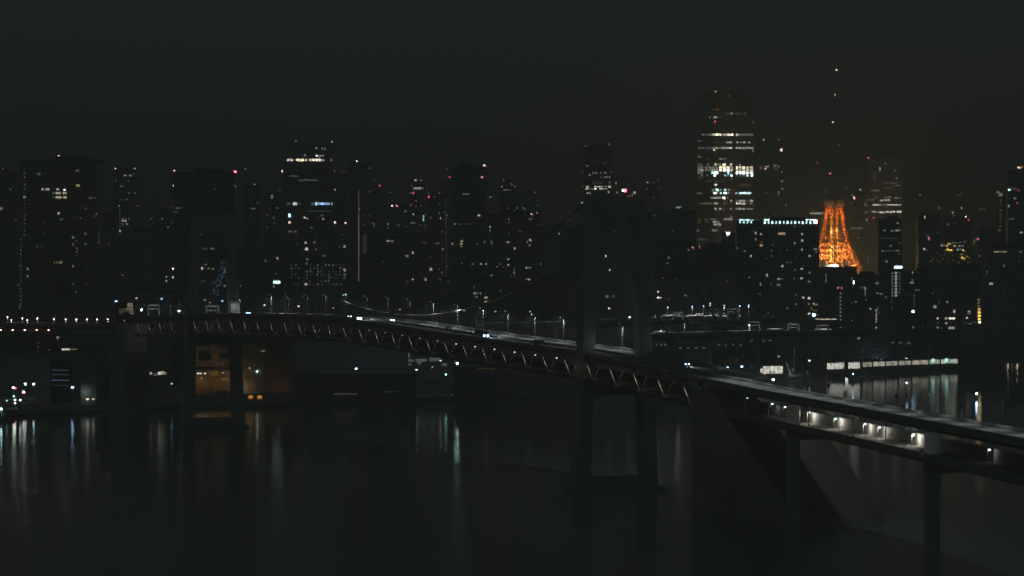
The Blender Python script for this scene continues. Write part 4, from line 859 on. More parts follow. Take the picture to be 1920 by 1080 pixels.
road_lamps(v4, [(1, 618.7), (24, 618.7), (46.5, 618.7), (69, 618.7), (91, 619)], 3, 'reddish lamp from the left below the white viaduct lamps', 'reddish lamps along the far left viaduct', 'm', 9, 1.0, 2200, pcol=(1, .3, .2), sample=True)
road_lamps(v1, [(1252, 576), (1298, 575), (1319, 574), (1332, 569), (1358, 573), (1387, 574), (1404, 572.5)], 9, 'blue-white lamp from the left above the interchange', 'blue-white lamps above the interchange', 'b', 8, .9, 1500, pcol=(.85, .92, 1))
road_lamps(v1, [(1229, 591), (1306, 588.5), (1311, 588.5), (1317, 588.5), (1275, 586.5)], 5, 'small white lamp from the left just above the interchange road', 'small white lamps at the interchange', 'w', 7, .8, 900)
road_lamps(v2, [(1229, 632.5), (1268, 631), (1273, 631), (1283, 609), (1284, 608)], 4, 'small lamp from the left beside the lower interchange road', 'small lamps by the lower interchange road', 'w', 6, .7, 600)
for i, x in enumerate((1245, 1275, 1320, 1345, 1400, 1440, 1480, 1530)):
    p = on_path(v1 if i % 2 else v2, x); p = Vector(((x-960)*p.y/F, p.y-5, p.z))
    deck_lamp(p, p+Vector((0, 2.4, 8)), nth(i)+' thin lamp post from the left at the interchange', 'thin lamp posts at the interchange', 'k', 3, .5, 6500 if i % 2 else 5000, (.9, 1, .9), D=p.y)
for i, x in enumerate((940, 990, 1040, 1120, 1170)):
    p = on_path(v1, x); p = Vector(((x-960)*p.y/F, p.y-5, p.z))
    deck_lamp(p, p+Vector((0, 2.4, 8)), nth(i)+' dim lamp post from the left on the expressway behind the bridge', 'dim lamp posts on the rear expressway', 'k', 2, .4, 1400, (.9, 1, .9), D=p.y)
# sign gantries over the interchange
def gantry(x0, x1, ytop, ybot, D, label, lit=True):
    a_, b2 = P(x0, ybot, D), P(x1, ybot, D); top = P(x0, ytop, D).z-a_.z; wd = b2.x-a_.x
    t = thing('sign_gantry', label, 'gantry', a_)
    mb = MB(); mb.box((0, 0, top/2), (.9, .9, top)); mb.build('post', M_WHITE, t); mb = MB(); mb.box((wd, 0, top/2), (.9, .9, top)); mb.build('post', M_WHITE, t)
    mb = MB(); mb.box((wd/2, 0, top), (wd+.9, 1, 1.2)); mb.box((wd/2, 0, top-2.4), (wd, .6, .5)); mb.build('beam', M_WHITE, t)
    if lit: light('POINT', (wd/2, -5, top*.6), 160, (.95, 1, .9), t, size=.4)
    return t
gantry(1262, 1280, 586, 600, 2540, 'pale square gantry frame at the left of the interchange')
gantry(1364, 1384, 579, 598, 2590, 'pale gantry with two lit bars above the interchange')
gantry(1405, 1424, 604, 622, 2470, 'tall pale gantry post right of the interchange lights')
gantry(1478, 1498, 608, 622, 2500, 'dim gantry frame right of the green roof')
gantry(1532, 1553, 610, 622, 2510, 'low gantry beneath the yellow bulbs hall')
gantry(278, 298, 572, 592, 2040, 'thin gantry frame near the far left end of the bridge deck')
gantry(387, 410, 574, 592, 1930, 'thin gantry over the deck beside the far bridge tower')

# ------------------------------------------------------------------ vehicles
def vehicle(loc, rz, label, cat='car', L=4.6, Wd=1.9, Hh=1.5, body=M_WHITE, lamp='p', lv=8, ls=.45, bus=False, glow=600):
    t = thing('bus' if bus else cat, label, cat, loc, rz, None)
    mb = MB()
    if bus: mb.box((0, 0, Hh/2+.35), (L, Wd, Hh-.3))
    else:
        mb.box((0, 0, .62), (L, Wd, .62)); mb.box((-.2, 0, 1.15), (L*.55, Wd*.88, .55), taper=.8)
    mb.build('body', body, t)
    mb = MB()
    if bus:
        mb.box((0, 0, Hh*.68), (L*.92, Wd+.04, .9)); mb.box((L/2, 0, Hh*.62), (.06, Wd*.9, 1.2))
    else: mb.box((-.2, 0, 1.13), (L*.5, Wd*.9, .3)); mb.box((.75*L/4.6, 0, 1.1), (.4, Wd*.7, .3))
    mb.build('window', M_GLASS, t)
    for sx in (-.32, .32):
        for sy in (-1, 1):
            wmb = MB(); wmb.bar((L*sx, sy*(Wd/2-.22), .33), (L*sx, sy*(Wd/2+.02), .33), .33, n=10); wmb.build('wheel', M_TYRE, t)
    for sy in (-1, 1): pane('headlight', emit(lamp, lv, 1600), t, (L/2+.05, sy*Wd*.36, .7), (.2, ls, ls))
    for sy in (-1, 1): pane('tail_light', emit('r', 4, 1600), t, (-L/2-.05, sy*Wd*.38, .8), (.08, .25, .18))
    if glow: light('SPOT', (L/2+.4, 0, .8), glow, (.8, .88, 1), t, size=.2, angle=1.4, aim=(1, 0, -.18))
    return t
rzb = math.atan2(-sa, ca)
def on_bridge(px, off): s = s_for_px(px, off); return A(s, off, .02)
vehicle(on_bridge(903, -4), rzb, 'white bus with two bright headlights on the deck right of mid span', 'bus', 11, 2.5, 3.2, bus=True, lamp='b', lv=9, ls=.8, glow=2500)
vehicle(on_bridge(671, -4), rzb, 'car with glaring blue-white headlights at the middle of the deck', ls=1.0, lamp='c', lv=9, glow=4000)
vehicle(on_bridge(733, 3), rzb, 'car with cyan headlights just right of the middle of the deck', ls=.7, lamp='c', lv=9, glow=1500)
vehicle(on_bridge(463, -4), rzb, 'car with blue headlights beside the far bridge tower', ls=1.1, lamp='b', lv=9, glow=3000)
vehicle(on_bridge(525, 4), rzb, 'small car with a white headlight between the far tower and mid span', ls=.4, lamp='w', lv=8, glow=500)
vehicle(on_bridge(653, 2), rzb, 'car just left of the glaring headlights with cyan lamps', ls=.55, lamp='c', lv=9, glow=900)
vehicle(on_bridge(1284, 6), rzb, 'car with one blue headlight showing near the anchorage', ls=.5, lamp='b', lv=9, glow=1500)
vehicle(on_bridge(840, 5), rzb+math.pi, 'dark car driving away on the far lanes right of mid span', ls=.2, lamp='k', lv=2, glow=0, body=M_HULL)
vehicle(on_bridge(1010, -8), rzb, 'unlit grey van nearing the near bridge tower', 'van', 6, 2.2, 2.4, bus=True, ls=.2, lamp='k', lv=3, glow=0, body=M_STEEL)
for i, (x, w3, lb, c) in enumerate(((1302, v1, 'added white truck standing in for a bright patch left of the blue interchange lamp', 'w'), (1256, v1, 'added white truck standing in for a bright patch at the left end of the interchange', 'w'), (1240, v2, 'truck low on the interchange with a pair of white lamps', 'w'), (1375, v1, 'added white truck standing in for a bright patch under the pale two-bar gantry', 'w'), (1333, v1, 'added white truck standing in for a bright patch under the interchange lamps', 'w'), (1368, v1, 'added pale truck standing in for a bright patch right of the blue interchange lights', 'w'), (1452, v2, 'white van on the lower interchange road', 'k'), (1543, v2, 'white truck lit from above below the yellow bulbs', 'w'))):
    p = on_path(w3, x); p = Vector(((x-960)*p.y/F, p.y-4, p.z+.02))  # several trucks are added as stand-ins for bright patches on the lit road edge
    t = vehicle(p, math.pi, lb, 'truck', 12, 2.5, 3.6, bus=True, lamp='p', lv=7, ls=.4, glow=0)
    light('SPOT', (0, 5, 5.5), 900 if i in (0, 3, 4, 7) else 500, (1, 1, .95), t, size=.3, angle=2.4, aim=(0, -1, -.55))  # added spot with no fixture brightens each truck

# ------------------------------------------------------------------ port lamps and quays
def Pz(px, py, z):                                             # pixel to a point of known height
    D = (H-z)*F/(py-HY); return Vector(((px-960)*D/F, D, z))
masts = [  # px, py, D, colour, level, size, label
 (668, 691, 2390, 'b', 9, 1.0, 'blue-white mast lamp on the quay before the grey shed'),
 (857.5, 681, 2330, 'c', 10, .9, 'very bright blue mast lamp on the quay below mid span'),
 (853, 671, 2350, 'w', 7, .9, 'small white lamp just above the bright blue mast lamp'),
 (836, 702, 2300, 't', 8, .9, 'green-tinted mast lamp near the water below mid span'),
 (781, 693, 2320, 'w', 7, 1.0, 'white mast lamp left of the three round trees'),
 (826, 676, 2380, 'w', 7, .8, 'white lamp in front of the lit wharf store'),
 (811, 688, 2330, 'w', 5, .8, 'dim lamp between the round trees'),
 (136, 726, 2180, 'b', 9, 1.0, 'blue-white lamp at the foot of the blue-striped building'),
 (155, 680, 2300, 'r', 7, 1.2, 'red lamp on a pole above the blue-striped building'),
 (164, 748, 2120, 'y', 7, 1.1, 'yellow quayside lamp of the pair near the left shore'),
 (175, 748, 2120, 'w', 6, 1.1, 'white quayside lamp of the pair near the left shore'),
 (218, 565, 2350, 'b', 8, 1.1, 'blue lamp above the left viaduct beside the lit gantry cabin'),
 (266, 581, 2330, 'c', 10, 1.0, 'brightest cyan lamp near the left end of the bridge'),
 (335.5, 583, 2330, 'w', 8, 1.1, 'white lamp between the thin gantries at left'),
 (303, 560, 2450, 'b', 7, 1.0, 'small blue lamp above the left end of the deck'),
 (256, 559, 2450, 'k', 6, 1.0, 'dim white lamp above the left end of the deck'),
 (417, 564, 2420, 'b', 7, 1.0, 'small blue lamp right of the far bridge tower'),
 (384, 562, 2420, 'k', 5, 1.0, 'dim lamp over the far bridge tower roadway'),
 (322, 719, 2200, 'b', 7, .8, 'tiny blue lamp on the wharf left of the orange-lit building'),
 (496, 572, 2300, 'p', 7, .8, 'small white lamp above the deck at left of centre'),
 (560, 574, 2300, 'w', 7, .8, 'small white lamp above the deck between two tall lamps'),
 (625, 577, 2300, 'w', 5, .8, 'dim white lamp beside the ramp at mid span'),
 (750, 580, 2300, 'k', 5, .8, 'faint lamp above the deck right of the ramp'),
 (648, 552, 2500, 'c', 7, .9, 'cyan lamp at the top of the curved ramp'),
 (929, 584, 2350, 'w', 6, .8, 'white lamp under the rising ramp'),
 (870, 582, 2350, 'k', 6, .8, 'pale lamp left of the rising ramp'),
 (994, 584, 2450, 'c', 6, .8, 'tiny cyan lamp left of the near bridge tower'),
 (1142, 578, 2500, 'w', 7, .9, 'white lamp seen between the legs of the near bridge tower'),
 (1180.5, 594.5, 2450, 't', 8, .9, 'green lamp seen between the legs of the near bridge tower'),
 (1242, 652, 2500, 'k', 5, 1.1, 'dim yard lamp right of the near bridge tower'),
 (1460, 668, 2600, 'k', 5, 1.3, 'dim white yard lamp above the lit wharf shed'),
 (1610, 634, 2600, 'k', 5, 1.2, 'lone dim lamp above the long quay'),
 (1328.5, 688.5, 2450, 'b', 8, .9, 'blue yard lamp left of a row of three'),
 (1338.5, 689.5, 2400, 't', 9, 1.0, 'cyan yard lamp beyond the anchorage'),
 (1364.5, 688.5, 2450, 'b', 8, .9, 'middle blue yard lamp beyond the anchorage'),
 (1391, 687, 2450, 'b', 9, 1.0, 'right blue yard lamp beyond the anchorage'),
 (1327.5, 706, 1350, 't', 9, .55, 'green-white lamp on the deck just past the anchorage'),
 (1360, 712.5, 1330, 'c', 9, .62, 'large cyan lamp on the deck past the anchorage'),
 (1428, 706.5, 2250, 't', 9, 1.0, 'green-cyan lamp below the lit wharf shed'),
 (1450, 711.5, 2250, 'c', 9, 1.0, 'cyan lamp right below the lit wharf shed'),
 (1436, 721.5, 2200, 'b', 9, .9, 'blue lamp low over the water before the lit wharf shed'),
 (1507.5, 684.5, 2700, 'b', 8, 1.1, 'blue quay lamp left of the second shed'),
 (1517.5, 676, 2750, 'b', 8, 1.1, 'blue lamp on the roof line of the second shed'),
 (1627, 676, 2840, 'b', 9, 1.3, 'first blue lamp of five on the long quay sheds'),
 (1651, 674.5, 2870, 'b', 9, 1.3, 'second blue lamp of five on the long quay sheds'),
 (1675, 673, 2900, 'c', 9, 1.3, 'third blue lamp of five on the long quay sheds'),
 (1700, 672.5, 2930, 'b', 9, 1.3, 'fourth blue lamp of five on the long quay sheds'),
 (1724, 671.5, 2960, 'b', 9, 1.3, 'fifth blue lamp of five on the long quay sheds'),
]
for x, y, D, c, lv, hs, lb in masts:
    h = P(x, y, D); base = Vector((h.x, h.y, 3.0))
    if D < 1400: base.z = h.z-7
    elif 560 > 0 and y < 600: base.z = 3.0
    deck_lamp(base, h, lb, None, c, lv, hs*1.4, 420 if x > 1500 and y > 670 else (90 if y > 660 and D > 1500 else 0), (.9, .97, 1), D=D, sample=(y > 660), pole=.18, nm='mast_lamp_post', cat='lamp')
for x, y, D, lv, lb in ((1599.5, 701, 2600, 9, 'blue navigation lamp close off the long quay'), (1700, 718, 2400, 9, 'blue navigation lamp amid the quay reflections'), (1831, 738, 2330, 10, 'bright blue-white navigation lamp alone on the dark water at right')):
    h = P(x, y, D); t = thing('navigation_buoy', lb, 'buoy', (h.x, h.y, 0))
    mb = MB(); mb.bar((0, 0, -.6), (0, 0, .9), 1.3, 1.3, 12); mb.build('float', M_RED, t)
    mb = MB(); 
    for i in range(3):
        a_ = i*2.094; mb.bar((math.cos(a_)*1, math.sin(a_)*1, .9), (0, 0, h.z-.4), .09)
    mb.build('lattice', M_RED, t); pane('bulb', emit('b', lv, D, True), t, (0, 0, h.z), (1.0, 1.0, .9))
    if x == 1831: pane('red_lamp', emit('r', 9, D, True), t, (0, 0, h.z-3), (.6, .6, .5)) if h.z > 5 else None

# sheds with lit fronts on the right quay
def shed(x0, x1, ytop, ybot, D, label, depth=26, wall=M_SHED, name='wharf_shed', bays=None, bcol=(1, .97, .85), bs=.5, pitched=True, cat='shed', scale=.35):
    a_ = P(x0, ybot, D); b2 = P(x1, ybot, D); top = P(x0, ytop, D).z; g0 = a_.z; wd = b2.x-a_.x; hh = top-g0
    base = min(g0, 3.0) if g0 < 6 else 3.0
    t = thing(name, label, cat, ((a_.x+b2.x)/2, D+depth/2, 3.0)); Ht = top-3.0
    mb = MB(); mb.box((0, 0, Ht/2), (wd, depth, Ht))
    n = max(3, int(wd/6))
    for i in range(n+1): mb.box((-wd/2+wd*i/n, -depth/2-.1, Ht/2), (.35, .3, Ht))
    mb.build('wall', wall, t)
    mb = MB()
    if pitched:
        mb.add([(-wd/2-.6, -depth/2-.8, Ht), (wd/2+.6, -depth/2-.8, Ht), (wd/2+.6, 0, Ht+2.2), (-wd/2-.6, 0, Ht+2.2), (wd/2+.6, depth/2+.8, Ht), (-wd/2-.6, depth/2+.8, Ht)],
               [(0, 1, 2, 3), (3, 2, 4, 5), (1, 4, 2), (0, 3, 5), (0, 5, 4, 1)])
    else: mb.box((0, 0, Ht+.4), (wd+1, depth+1, .8))
    mb.build('roof', M_ROOF, t)
    if bays:
        m_ = lit_bay('lit_interior', bcol, bs, scale, D)
        for (p0, p1, q0, q1) in bays:
            A0 = (p0-960)*D/F-(a_.x+b2.x)/2; A1 = (p1-960)*D/F-(a_.x+b2.x)/2
            Z0 = H-(q1-HY)*D/F-3; Z1 = H-(q0-HY)*D/F-3
            f = MB(); f.box(((A0+A1)/2, -depth/2-.35, (Z0+Z1)/2), (A1-A0, .3, Z1-Z0)); fo = f.build('lit_doorway', m_, t)
    return t
shed(1418, 1470, 685, 706, 2600, 'wharf shed with a long row of white lit bays', bays=[(1424, 1430, 691, 699), (1431, 1437, 687, 701), (1438, 1444, 686.5, 700), (1445, 1451, 686.5, 700), (1452, 1458, 686.5, 700), (1459, 1467, 686.5, 700)], bs=.95, scale=.5)
shed(1302, 1318, 690, 700, 2400, 'tiny kiosk glowing white beside the anchorage', depth=8, bays=[(1305, 1313, 691, 696)], bs=1.0, name='kiosk', cat='kiosk')
shed(1510, 1548, 674, 700, 2780, 'dim reddish shed left of the brightly lit quay shed', wall=M_BRICK)
shed(1549, 1614, 678, 700, 2760, 'brightly lit quay shed with white arched bays', bays=[(1551, 1558, 681, 692), (1559, 1565, 681, 692), (1566, 1572, 680, 692), (1573, 1580, 680, 691.5), (1581, 1587, 679.5, 691.5), (1588, 1594, 679.5, 691), (1595, 1599, 679.5, 691), (1600, 1612, 679, 691)], bs=.75, scale=.45)
for i, (x0, x1, bs, col, lb) in enumerate(((1616, 1635, .3, (1, .95, .8), 'dim open shed first on the long quay'), (1637, 1659, .5, (1, .93, .75), 'small shed second on the long quay with a pale bay'), (1661, 1683, .35, (1, .95, .85), 'small shed third on the long quay behind a dark crate'), (1685, 1708, .34, (1, .9, .75), 'small dim shed fourth on the long quay'), (1710, 1741, .42, (1, .93, .7), 'warm-lit shed fifth on the long quay'), (1743, 1762, .5, (.85, 1, .8), 'shed with a pale green doorway on the long quay'), (1764, 1796, .6, (.9, 1, .85), 'end shed of the long quay with green doorway and white bay'))):
    D = 2800+25*i; yt = 677-.9*i; yb = 688-1.1*i; c_ = x1-x0
    bays = [(x0+c_*.02, x0+c_*.45, yt+2.5, yb), (x0+c_*.5, x0+c_*.98, yt+2, yb-.5)]
    t = shed(x0, x1, yt, yb+6, D, lb, depth=14, bays=bays, bs=bs*.95, bcol=col, scale=.6, pitched=(i % 2 == 0))
for x, y in ((1748, 675.5), (1773, 675)):
    D = 2900; p = P(x, y, D); tt = [o for o in bpy.data.objects if o.get('label', '').startswith('shed with a pale green' if x < 1760 else 'end shed')][0]
    pane('green_doorway', emit('t', 7, D, True, .8), tt, p-Vector(tt.location)-Vector((0, 6, 0)), (2.6, .5, 3.2))
mb = MB(); mb.box((0, 0, 0), (6, 3, 3))
for i, (x, y) in enumerate(((1667, 691), (1650, 689), (1745, 688), (1700, 689), (1720, 688))):
    p = Pz(x, y+1, 3.0); t = thing('shipping_container', ['dark container before the third quay shed', 'dark container before the second quay shed', 'dark container before the green doorway shed', 'dark container before the fourth quay shed', 'dark container before the warm-lit shed'][i], 'container', p)
    mb = MB(); mb.box((0, 0, 1.2), (6, 2.4, 2.4))
    for k in range(-5, 6): mb.box((k*.53, -1.25, 1.2), (.15, .1, 2.0))
    mb.build('box', M_HULL if i % 2 else M_DARK, t); mb = MB(); mb.box((3.05, 0, 1.2), (.1, 2.2, 2.2)); mb.build('door', M_STEEL, t)
for i, (x, y0, y1, D) in enumerate(((1489, 652, 674, 2700), (1617, 650, 688, 2760), (1743, 650, 680, 2800))):
    a_ = P(x, y1, D); t = thing('light_mast', ['grey-lit mast above the second shed', 'tall thin mast at the right end of the bright shed', 'tall thin mast over the long quay sheds'][i], 'mast', (a_.x, D, 3))
    zt_ = P(x, y0, D).z-3; mb = MB(); mb.bar((0, 0, 0), (0, 0, zt_), .35, .2, 6); mb.build('pole', M_WHITE, t); mb = MB(); mb.box((0, 0, zt_), (1.6, .5, .5)); mb.build('crossarm', M_STEEL, t)
    light('POINT', (0, -3, zt_-4), 30, (.95, 1, .9), t, size=.3)
# grey crane glint
p = P(1484, 681, 2680); t = thing('mobile_crane', 'small white-lit crane beside the second shed', 'crane', (p.x, p.y, 3))
mb = MB(); mb.box((0, 0, 1.2), (6, 2.6, 1.6)); mb.box((-1.5, 0, 2.6), (2, 2.2, 1.6)); mb.build('chassis', M_WHITE, t); mb = MB(); mb.bar((-1, 0, 3), (-4, 0, 12), .3); mb.bar((-1, 0, 3), (2, 0, 7), .25); mb.build('boom', M_WHITE, t)
light('POINT', (0, -5, 9), 900, (1, 1, .95), t, size=.3)
# left wharf
def part_light(t, loc, pw, col, size=.5): return light('SPOT', loc, pw, col, t, size=size, angle=2.7, aim=(0, 1, -.25))
a_ = P(395, 722, 2330)
t = thing('wharf_building', 'ochre wharf building with open storeys glowing in orange lamplight', 'building', (a_.x, 2330, 3))
k = 2330/F
def zz(y): return H-(y-HY)*k-3
def xx(x): return (x-395)*k
mb = MB()
mb.box(((xx(358)+xx(372))/2, 8, zz(668)), (xx(372)-xx(358), 16, zz(645)-zz(690)))
mb.box(((xx(396)+xx(408))/2, 8, (zz(637)+zz(690))/2), (xx(408)-xx(396), 16, zz(637)-zz(690)))
mb.box(((xx(408.2)+xx(432))/2, 9, (zz(652)+zz(690))/2), (xx(432)-xx(408.2), 16, zz(652)-zz(690)))
mb.box(((xx(372.2)+xx(395.8))/2, 8.2, zz(654)), (xx(395.8)-xx(372.2), 16, zz(650)-zz(658)))
mb.box(((xx(372.2)+xx(395.8))/2, 8.4, zz(681)), (xx(395.8)-xx(372.2), 16, zz(675)-zz(687)))
mb.box(((xx(358)+xx(432))/2, 18, zz(690)/2), (xx(432)-xx(358), 14, zz(690)))
mb.build('wall', M_OCHRE, t)
mb = MB(); mb.box(((xx(372)+xx(396))/2, 14, zz(666)), (xx(396)-xx(372), 1, zz(657)-zz(676))); mb.build('window', M_GLASS, t)
for x0_, x1_, y0_, y1_ in ((411, 429, 662, 673), (360, 369, 650, 653), (412, 418, 676, 679), (399, 405, 660, 663), (399, 405, 642, 645)):
    mb = MB(); mb.box(((xx(x0_)+xx(x1_))/2, -.06 if x0_ < 409 else .95, (zz(y0_)+zz(y1_))/2), (xx(x1_)-xx(x0_), .12, zz(y0_)-zz(y1_))); mb.build('window', M_GLASS, t)
mb = MB(); mb.box((0, -.6, zz(692.5)), (xx(432)-xx(358), .5, 2.6)); mb.build('dark_gap_band', M_DARK, t)  # dark strip drawn for the shade of the gap between storeys
mb = MB()
for i in range(22): mb.box((xx(359)+i*(xx(431)-xx(359))/21, -2.2, zz(686.5)), (.12, .12, 1.2))
mb.box((0, -2.2, zz(685)), (xx(432)-xx(358), .15, .15)); mb.build('railing', M_STEEL, t)
mb = MB(); mb.box(((xx(358)+xx(432))/2, 5, zz(690)), (xx(432)-xx(358)+1, 22, 1.4)); mb.build('canopy', M_DARK, t)
mb = MB()
for i in range(7): mb.box((xx(362)+i*(xx(430)-xx(362))/6, -3, zz(722)/2+2), (.5, .5, 8+3))
mb.build('column', M_OCHRE, t)
random.seed(5)
mb = MB()
for i in range(26): 
    hh = random.uniform(1, 4); mb.box((random.uniform(xx(362), xx(430)), random.uniform(-6, 6), hh/2), (random.uniform(1.5, 5), 2, hh), random.uniform(0, 3))
mb.build('stacked_goods', M_OCHRE, t)
for x, y, pw in ((368, 655, 800), (402, 655, 900), (366, 676, 1200), (404, 676, 1800), (422, 684, 900)):
    part_light(t, (xx(x), -7, zz(y)), pw*.045, (1, .66, .36))
for x, y, pw in ((368, 703, 900), (385, 707, 700), (405, 699, 900), (423, 707, 1500)):
    part_light(t, (xx(x), -6, zz(y)), pw*.36, (1, .56, .2))
for x, y, c in ((372, 700, 'w'), (377, 700, 'p'), (385.5, 700, 'y'), (419, 698.5, 'w'), (379, 709, 'w')):
    pane('ceiling_lamp', emit(c, 7 if y == 700 else 5, 2330), t, (xx(x), -4, zz(y)), (1.1, .8, .9))
pane('lit_panel', emit('g', 3, 2330, False, 1.0), t, ((xx(396)+xx(408))/2, -.4, zz(699.5)), (xx(408)-xx(396), .4, 3))
pane('lit_panel', emit('g', 3, 2330, False, 1.1), t, (xx(422), -2.2, zz(711)), (5.4, .3, 1.6))
t2 = shed(450, 497, 645, 712, 2340, 'brown wharf store with a pale corner beside the dark tower leg', wall=M_OCHRE, name='wharf_store', cat='building', pitched=False)
part_light(t2, (-8, -20, 12), 70, (1, .75, .45)); part_light(t2, (-7, -19, 4), 200, (.9, 1, .8))
for x, y, c, lv in ((468, 690, 'w', 5), (482.5, 696.5, 'c', 8)):
    pane('wall_lamp', emit(c, lv, 2340), t2, ((x-473.5)*2340/F, -14, H-(y-HY)*2340/F-3), (1, .5, 1))
pane('lit_window', emit('w', 4, 2340), t2, ((493.5-473.5)*2340/F, -13.6, H-(658-HY)*2340/F-3), (3, .4, .8))
t3 = shed(498, 548, 640, 712, 2360, 'reddish brown clad building right of the brown wharf store', wall=M_BRICK, name='clad_building', cat='building', pitched=False)
part_light(t3, (0, -22, 4), 130, (1, .5, .28)); part_light(t3, (-5, -22, 16), 50, (1, .45, .28))
for i, (x, lb) in enumerate(((470, 'small orange-lit stall left of the clad building'), (487, 'smaller orange-lit stall before the clad building'))):
    p = P(x, 714+i*2, 2250); t = thing('loading_stall', lb, 'stall', (p.x, 2250, 3)); mb = MB(); mb.box((0, 0, 1.2), (3.4, 2, 2.2)); mb.build('cabin', M_OCHRE, t); mb = MB(); mb.box((0, 0, 2.5), (4, 2.6, .3)); mb.build('roof', M_DARK, t); part_light(t, (0, -2.5, 2.4), 180, (1, .5, .15), .2)
t4 = shed(548, 764, 640, 712, 2420, 'very long windowless grey warehouse below the bridge deck', wall=M_PALE, name='warehouse', cat='warehouse', pitched=False)

t5 = shed(764, 852, 660, 700, 2420, 'lit wharf store with small windows behind the round trees', wall=M_PALE, name='wharf_store', cat='building', bays=[(765, 768, 657, 670), (766, 776, 674, 678), (779, 800, 673, 678), (805, 826, 671, 677), (766, 771, 681, 685), (783, 790, 678, 683), (829, 838, 681, 686), (853, 860, 672, 681)], bs=.1, bcol=(.8, 1, .85), scale=.8, pitched=False)
part_light(t5, (4, -12, 6), 160, (.8, 1, .9)); part_light(t5, (-10, -12, 6), 160, (.8, 1, .9))
pane('lit_sign', emit('y', 4, 2400), t5, ((802-808)*2420/F, -14, H-(661-HY)*2420/F-3), (4, .5, .8))
# trees before the lit store
def tree(px, py, D, h, label):
    p = P(px, py, D); t = thing('round_tree', label, 'tree', (p.x, D, 3), 0, 'round trees on the wharf')
    mb = MB(); mb.bar((0, 0, 0), (0, 0, h*.45), .4, .25, 6)
    for a_ in (0, 2.1, 4.2): mb.bar((0, 0, h*.4), (math.cos(a_)*h*.22, math.sin(a_)*h*.22, h*.7), .2, .08, 5)
    mb.build('trunk', M_BARK, t); mb = MB()
    for i in range(420):
        v = Vector((random.gauss(0, 1), random.gauss(0, 1), random.gauss(0, 1))).normalized()*(random.random()**.4)*h*.36*(1+.2*math.sin(i*.7))
        c = Vector((0, 0, h*.68))+Vector((v.x, v.y, v.z*.9)); s = random.uniform(.2, .5)
        n1 = Vector((random.gauss(0, 1), random.gauss(0, 1), random.gauss(0, 1))).normalized(); n2 = n1.cross(Vector((.3, .2, .9))).normalized()
        mb.add([c-n1*s, c+n2*s*.6, c+n1*s, c-n2*s*.6], [(0, 1, 2, 3)])
    mb.build('crown', M_LEAF, t)
tree(774, 686, 2360, 8, 'left round tree before the lit wharf store'); tree(802, 686, 2355, 9.5, 'middle round tree before the lit wharf store'); tree(817, 687, 2350, 9, 'right round tree before the lit wharf store'); tree(869, 690, 2380, 9, 'lone round tree right of the blue mast lamp')
# left quay buildings
t6 = shed(-40, 178, 664, 735, 2290, 'long low pale shed at the far left shore', wall=M_SHED, name='warehouse', cat='warehouse', pitched=False)

t7 = shed(95, 132, 676, 732, 2180, 'dark building marked by four horizontal blue light bars', wall=M_DARK, name='striped_building', cat='building', pitched=False, depth=14)
for y, lv in ((694, 3), (702.5, 3), (713, 4), (722.5, 2)):
    pane('light_bar', emit('b', lv, 2180), t7, (0, -7.5, H-(y-HY)*2180/F-3), (32*2180/F, .3, .55))
t8 = shed(152, 180, 702, 733, 2160, 'small pale box building lit green-grey near the left shore', wall=M_PALE, name='quay_office', cat='building', pitched=False, depth=10)
part_light(t8, (-2, -9, 8), 110, (.85, 1, .9))
t9 = shed(218, 252, 568, 640, 2300, 'signal cabin with yellowish lit panels at the left end of the bridge', wall=M_DARK, name='signal_cabin', cat='building', pitched=False, depth=9)
for x, y, ww, hh, c, lv in ((244, 572, 10, 8, 'y', 4), (232, 582, 18, 7, 'n', 2), (246, 583, 9, 10, 'n', 3), (227, 584, 7, 9, 'k', 2), (243, 579, 13, 3, 'y', 4), (248, 588, 5, 3, 'y', 4)):
    pane('lit_panel', emit(c, lv, 2300), t9, ((x-235)*2300/F, -5, H-(y-HY)*2300/F-3), (ww*2300/F, .4+.02*lv, hh*2300/F))
for y in (601, 605, 608, 611, 614): pane('stair_lamp', emit('w', 4, 2300), t9, ((233.5-235)*2300/F, -5, H-(y-HY)*2300/F-3), (.8, .4, 1.2))
tA = shed(100, 150, 648, 670, 2330, 'row of bright little windows above the left shed', name='canteen', cat='building', wall=M_DARK, depth=10, pitched=False)
for i, x in enumerate((117.5, 121, 125, 129, 133, 136.5, 140, 143)): pane('window', emit('w' if x < 131 else 'n', 6 if x < 131 else 4, 2330), tA, ((x-125)*2330/F, -5.3, H-(655-HY)*2330/F-3), (1.2, .4, 1.3 if x < 131 else .8))
for i, (x, y, ww, c, lv) in enumerate(((108.5, 632.5, 5, 'w', 5), (72, 643, 3, 'g', 3), (72, 651, 3, 'g', 3), (72, 658, 2, 'k', 2), (93, 656, 3, 'k', 3))):
    pane('window', emit(c, lv, 2330), tA, ((x-125)*2330/F, -5.3, H-(y-HY)*2330/F-3), (ww*.38, .4, .9))
tB = shed(-30, 100, 628, 670, 2360, 'low dark depot under the far left viaduct', wall=M_DARK, name='depot', cat='building', pitched=False)
tC = shed(850, 962, 690, 735, 2300, 'low dark quay store with a dim yellow strip under the bridge', wall=M_SHED, name='quay_store', cat='building', pitched=False, depth=14)
for x, ww, y in ((900, 10, 686), (912, 12, 687), (924, 6, 692), (950, 5, 693)): pane('glow_strip', emit('g', 2, 2300), tC, ((x-906)*2300/F, -7.2, H-(max(y, 691)-HY)*2300/F-3), (ww*.37, .3, .5))
tD = shed(560, 780, 704, 740, 2250, 'very low quay office roofline in front of the grey warehouse', wall=M_SHED, name='quay_office', cat='building', pitched=False, depth=10)
pane('glow_strip', emit('k', 2, 2250), tD, (-8, -5.3, 3.6), (16, .3, .9)); pane('glow_strip', emit('k', 1, 2250), tD, (22, -5.3, 5), (10, .3, .6))  # glowing strips stand in for a pale roof under light

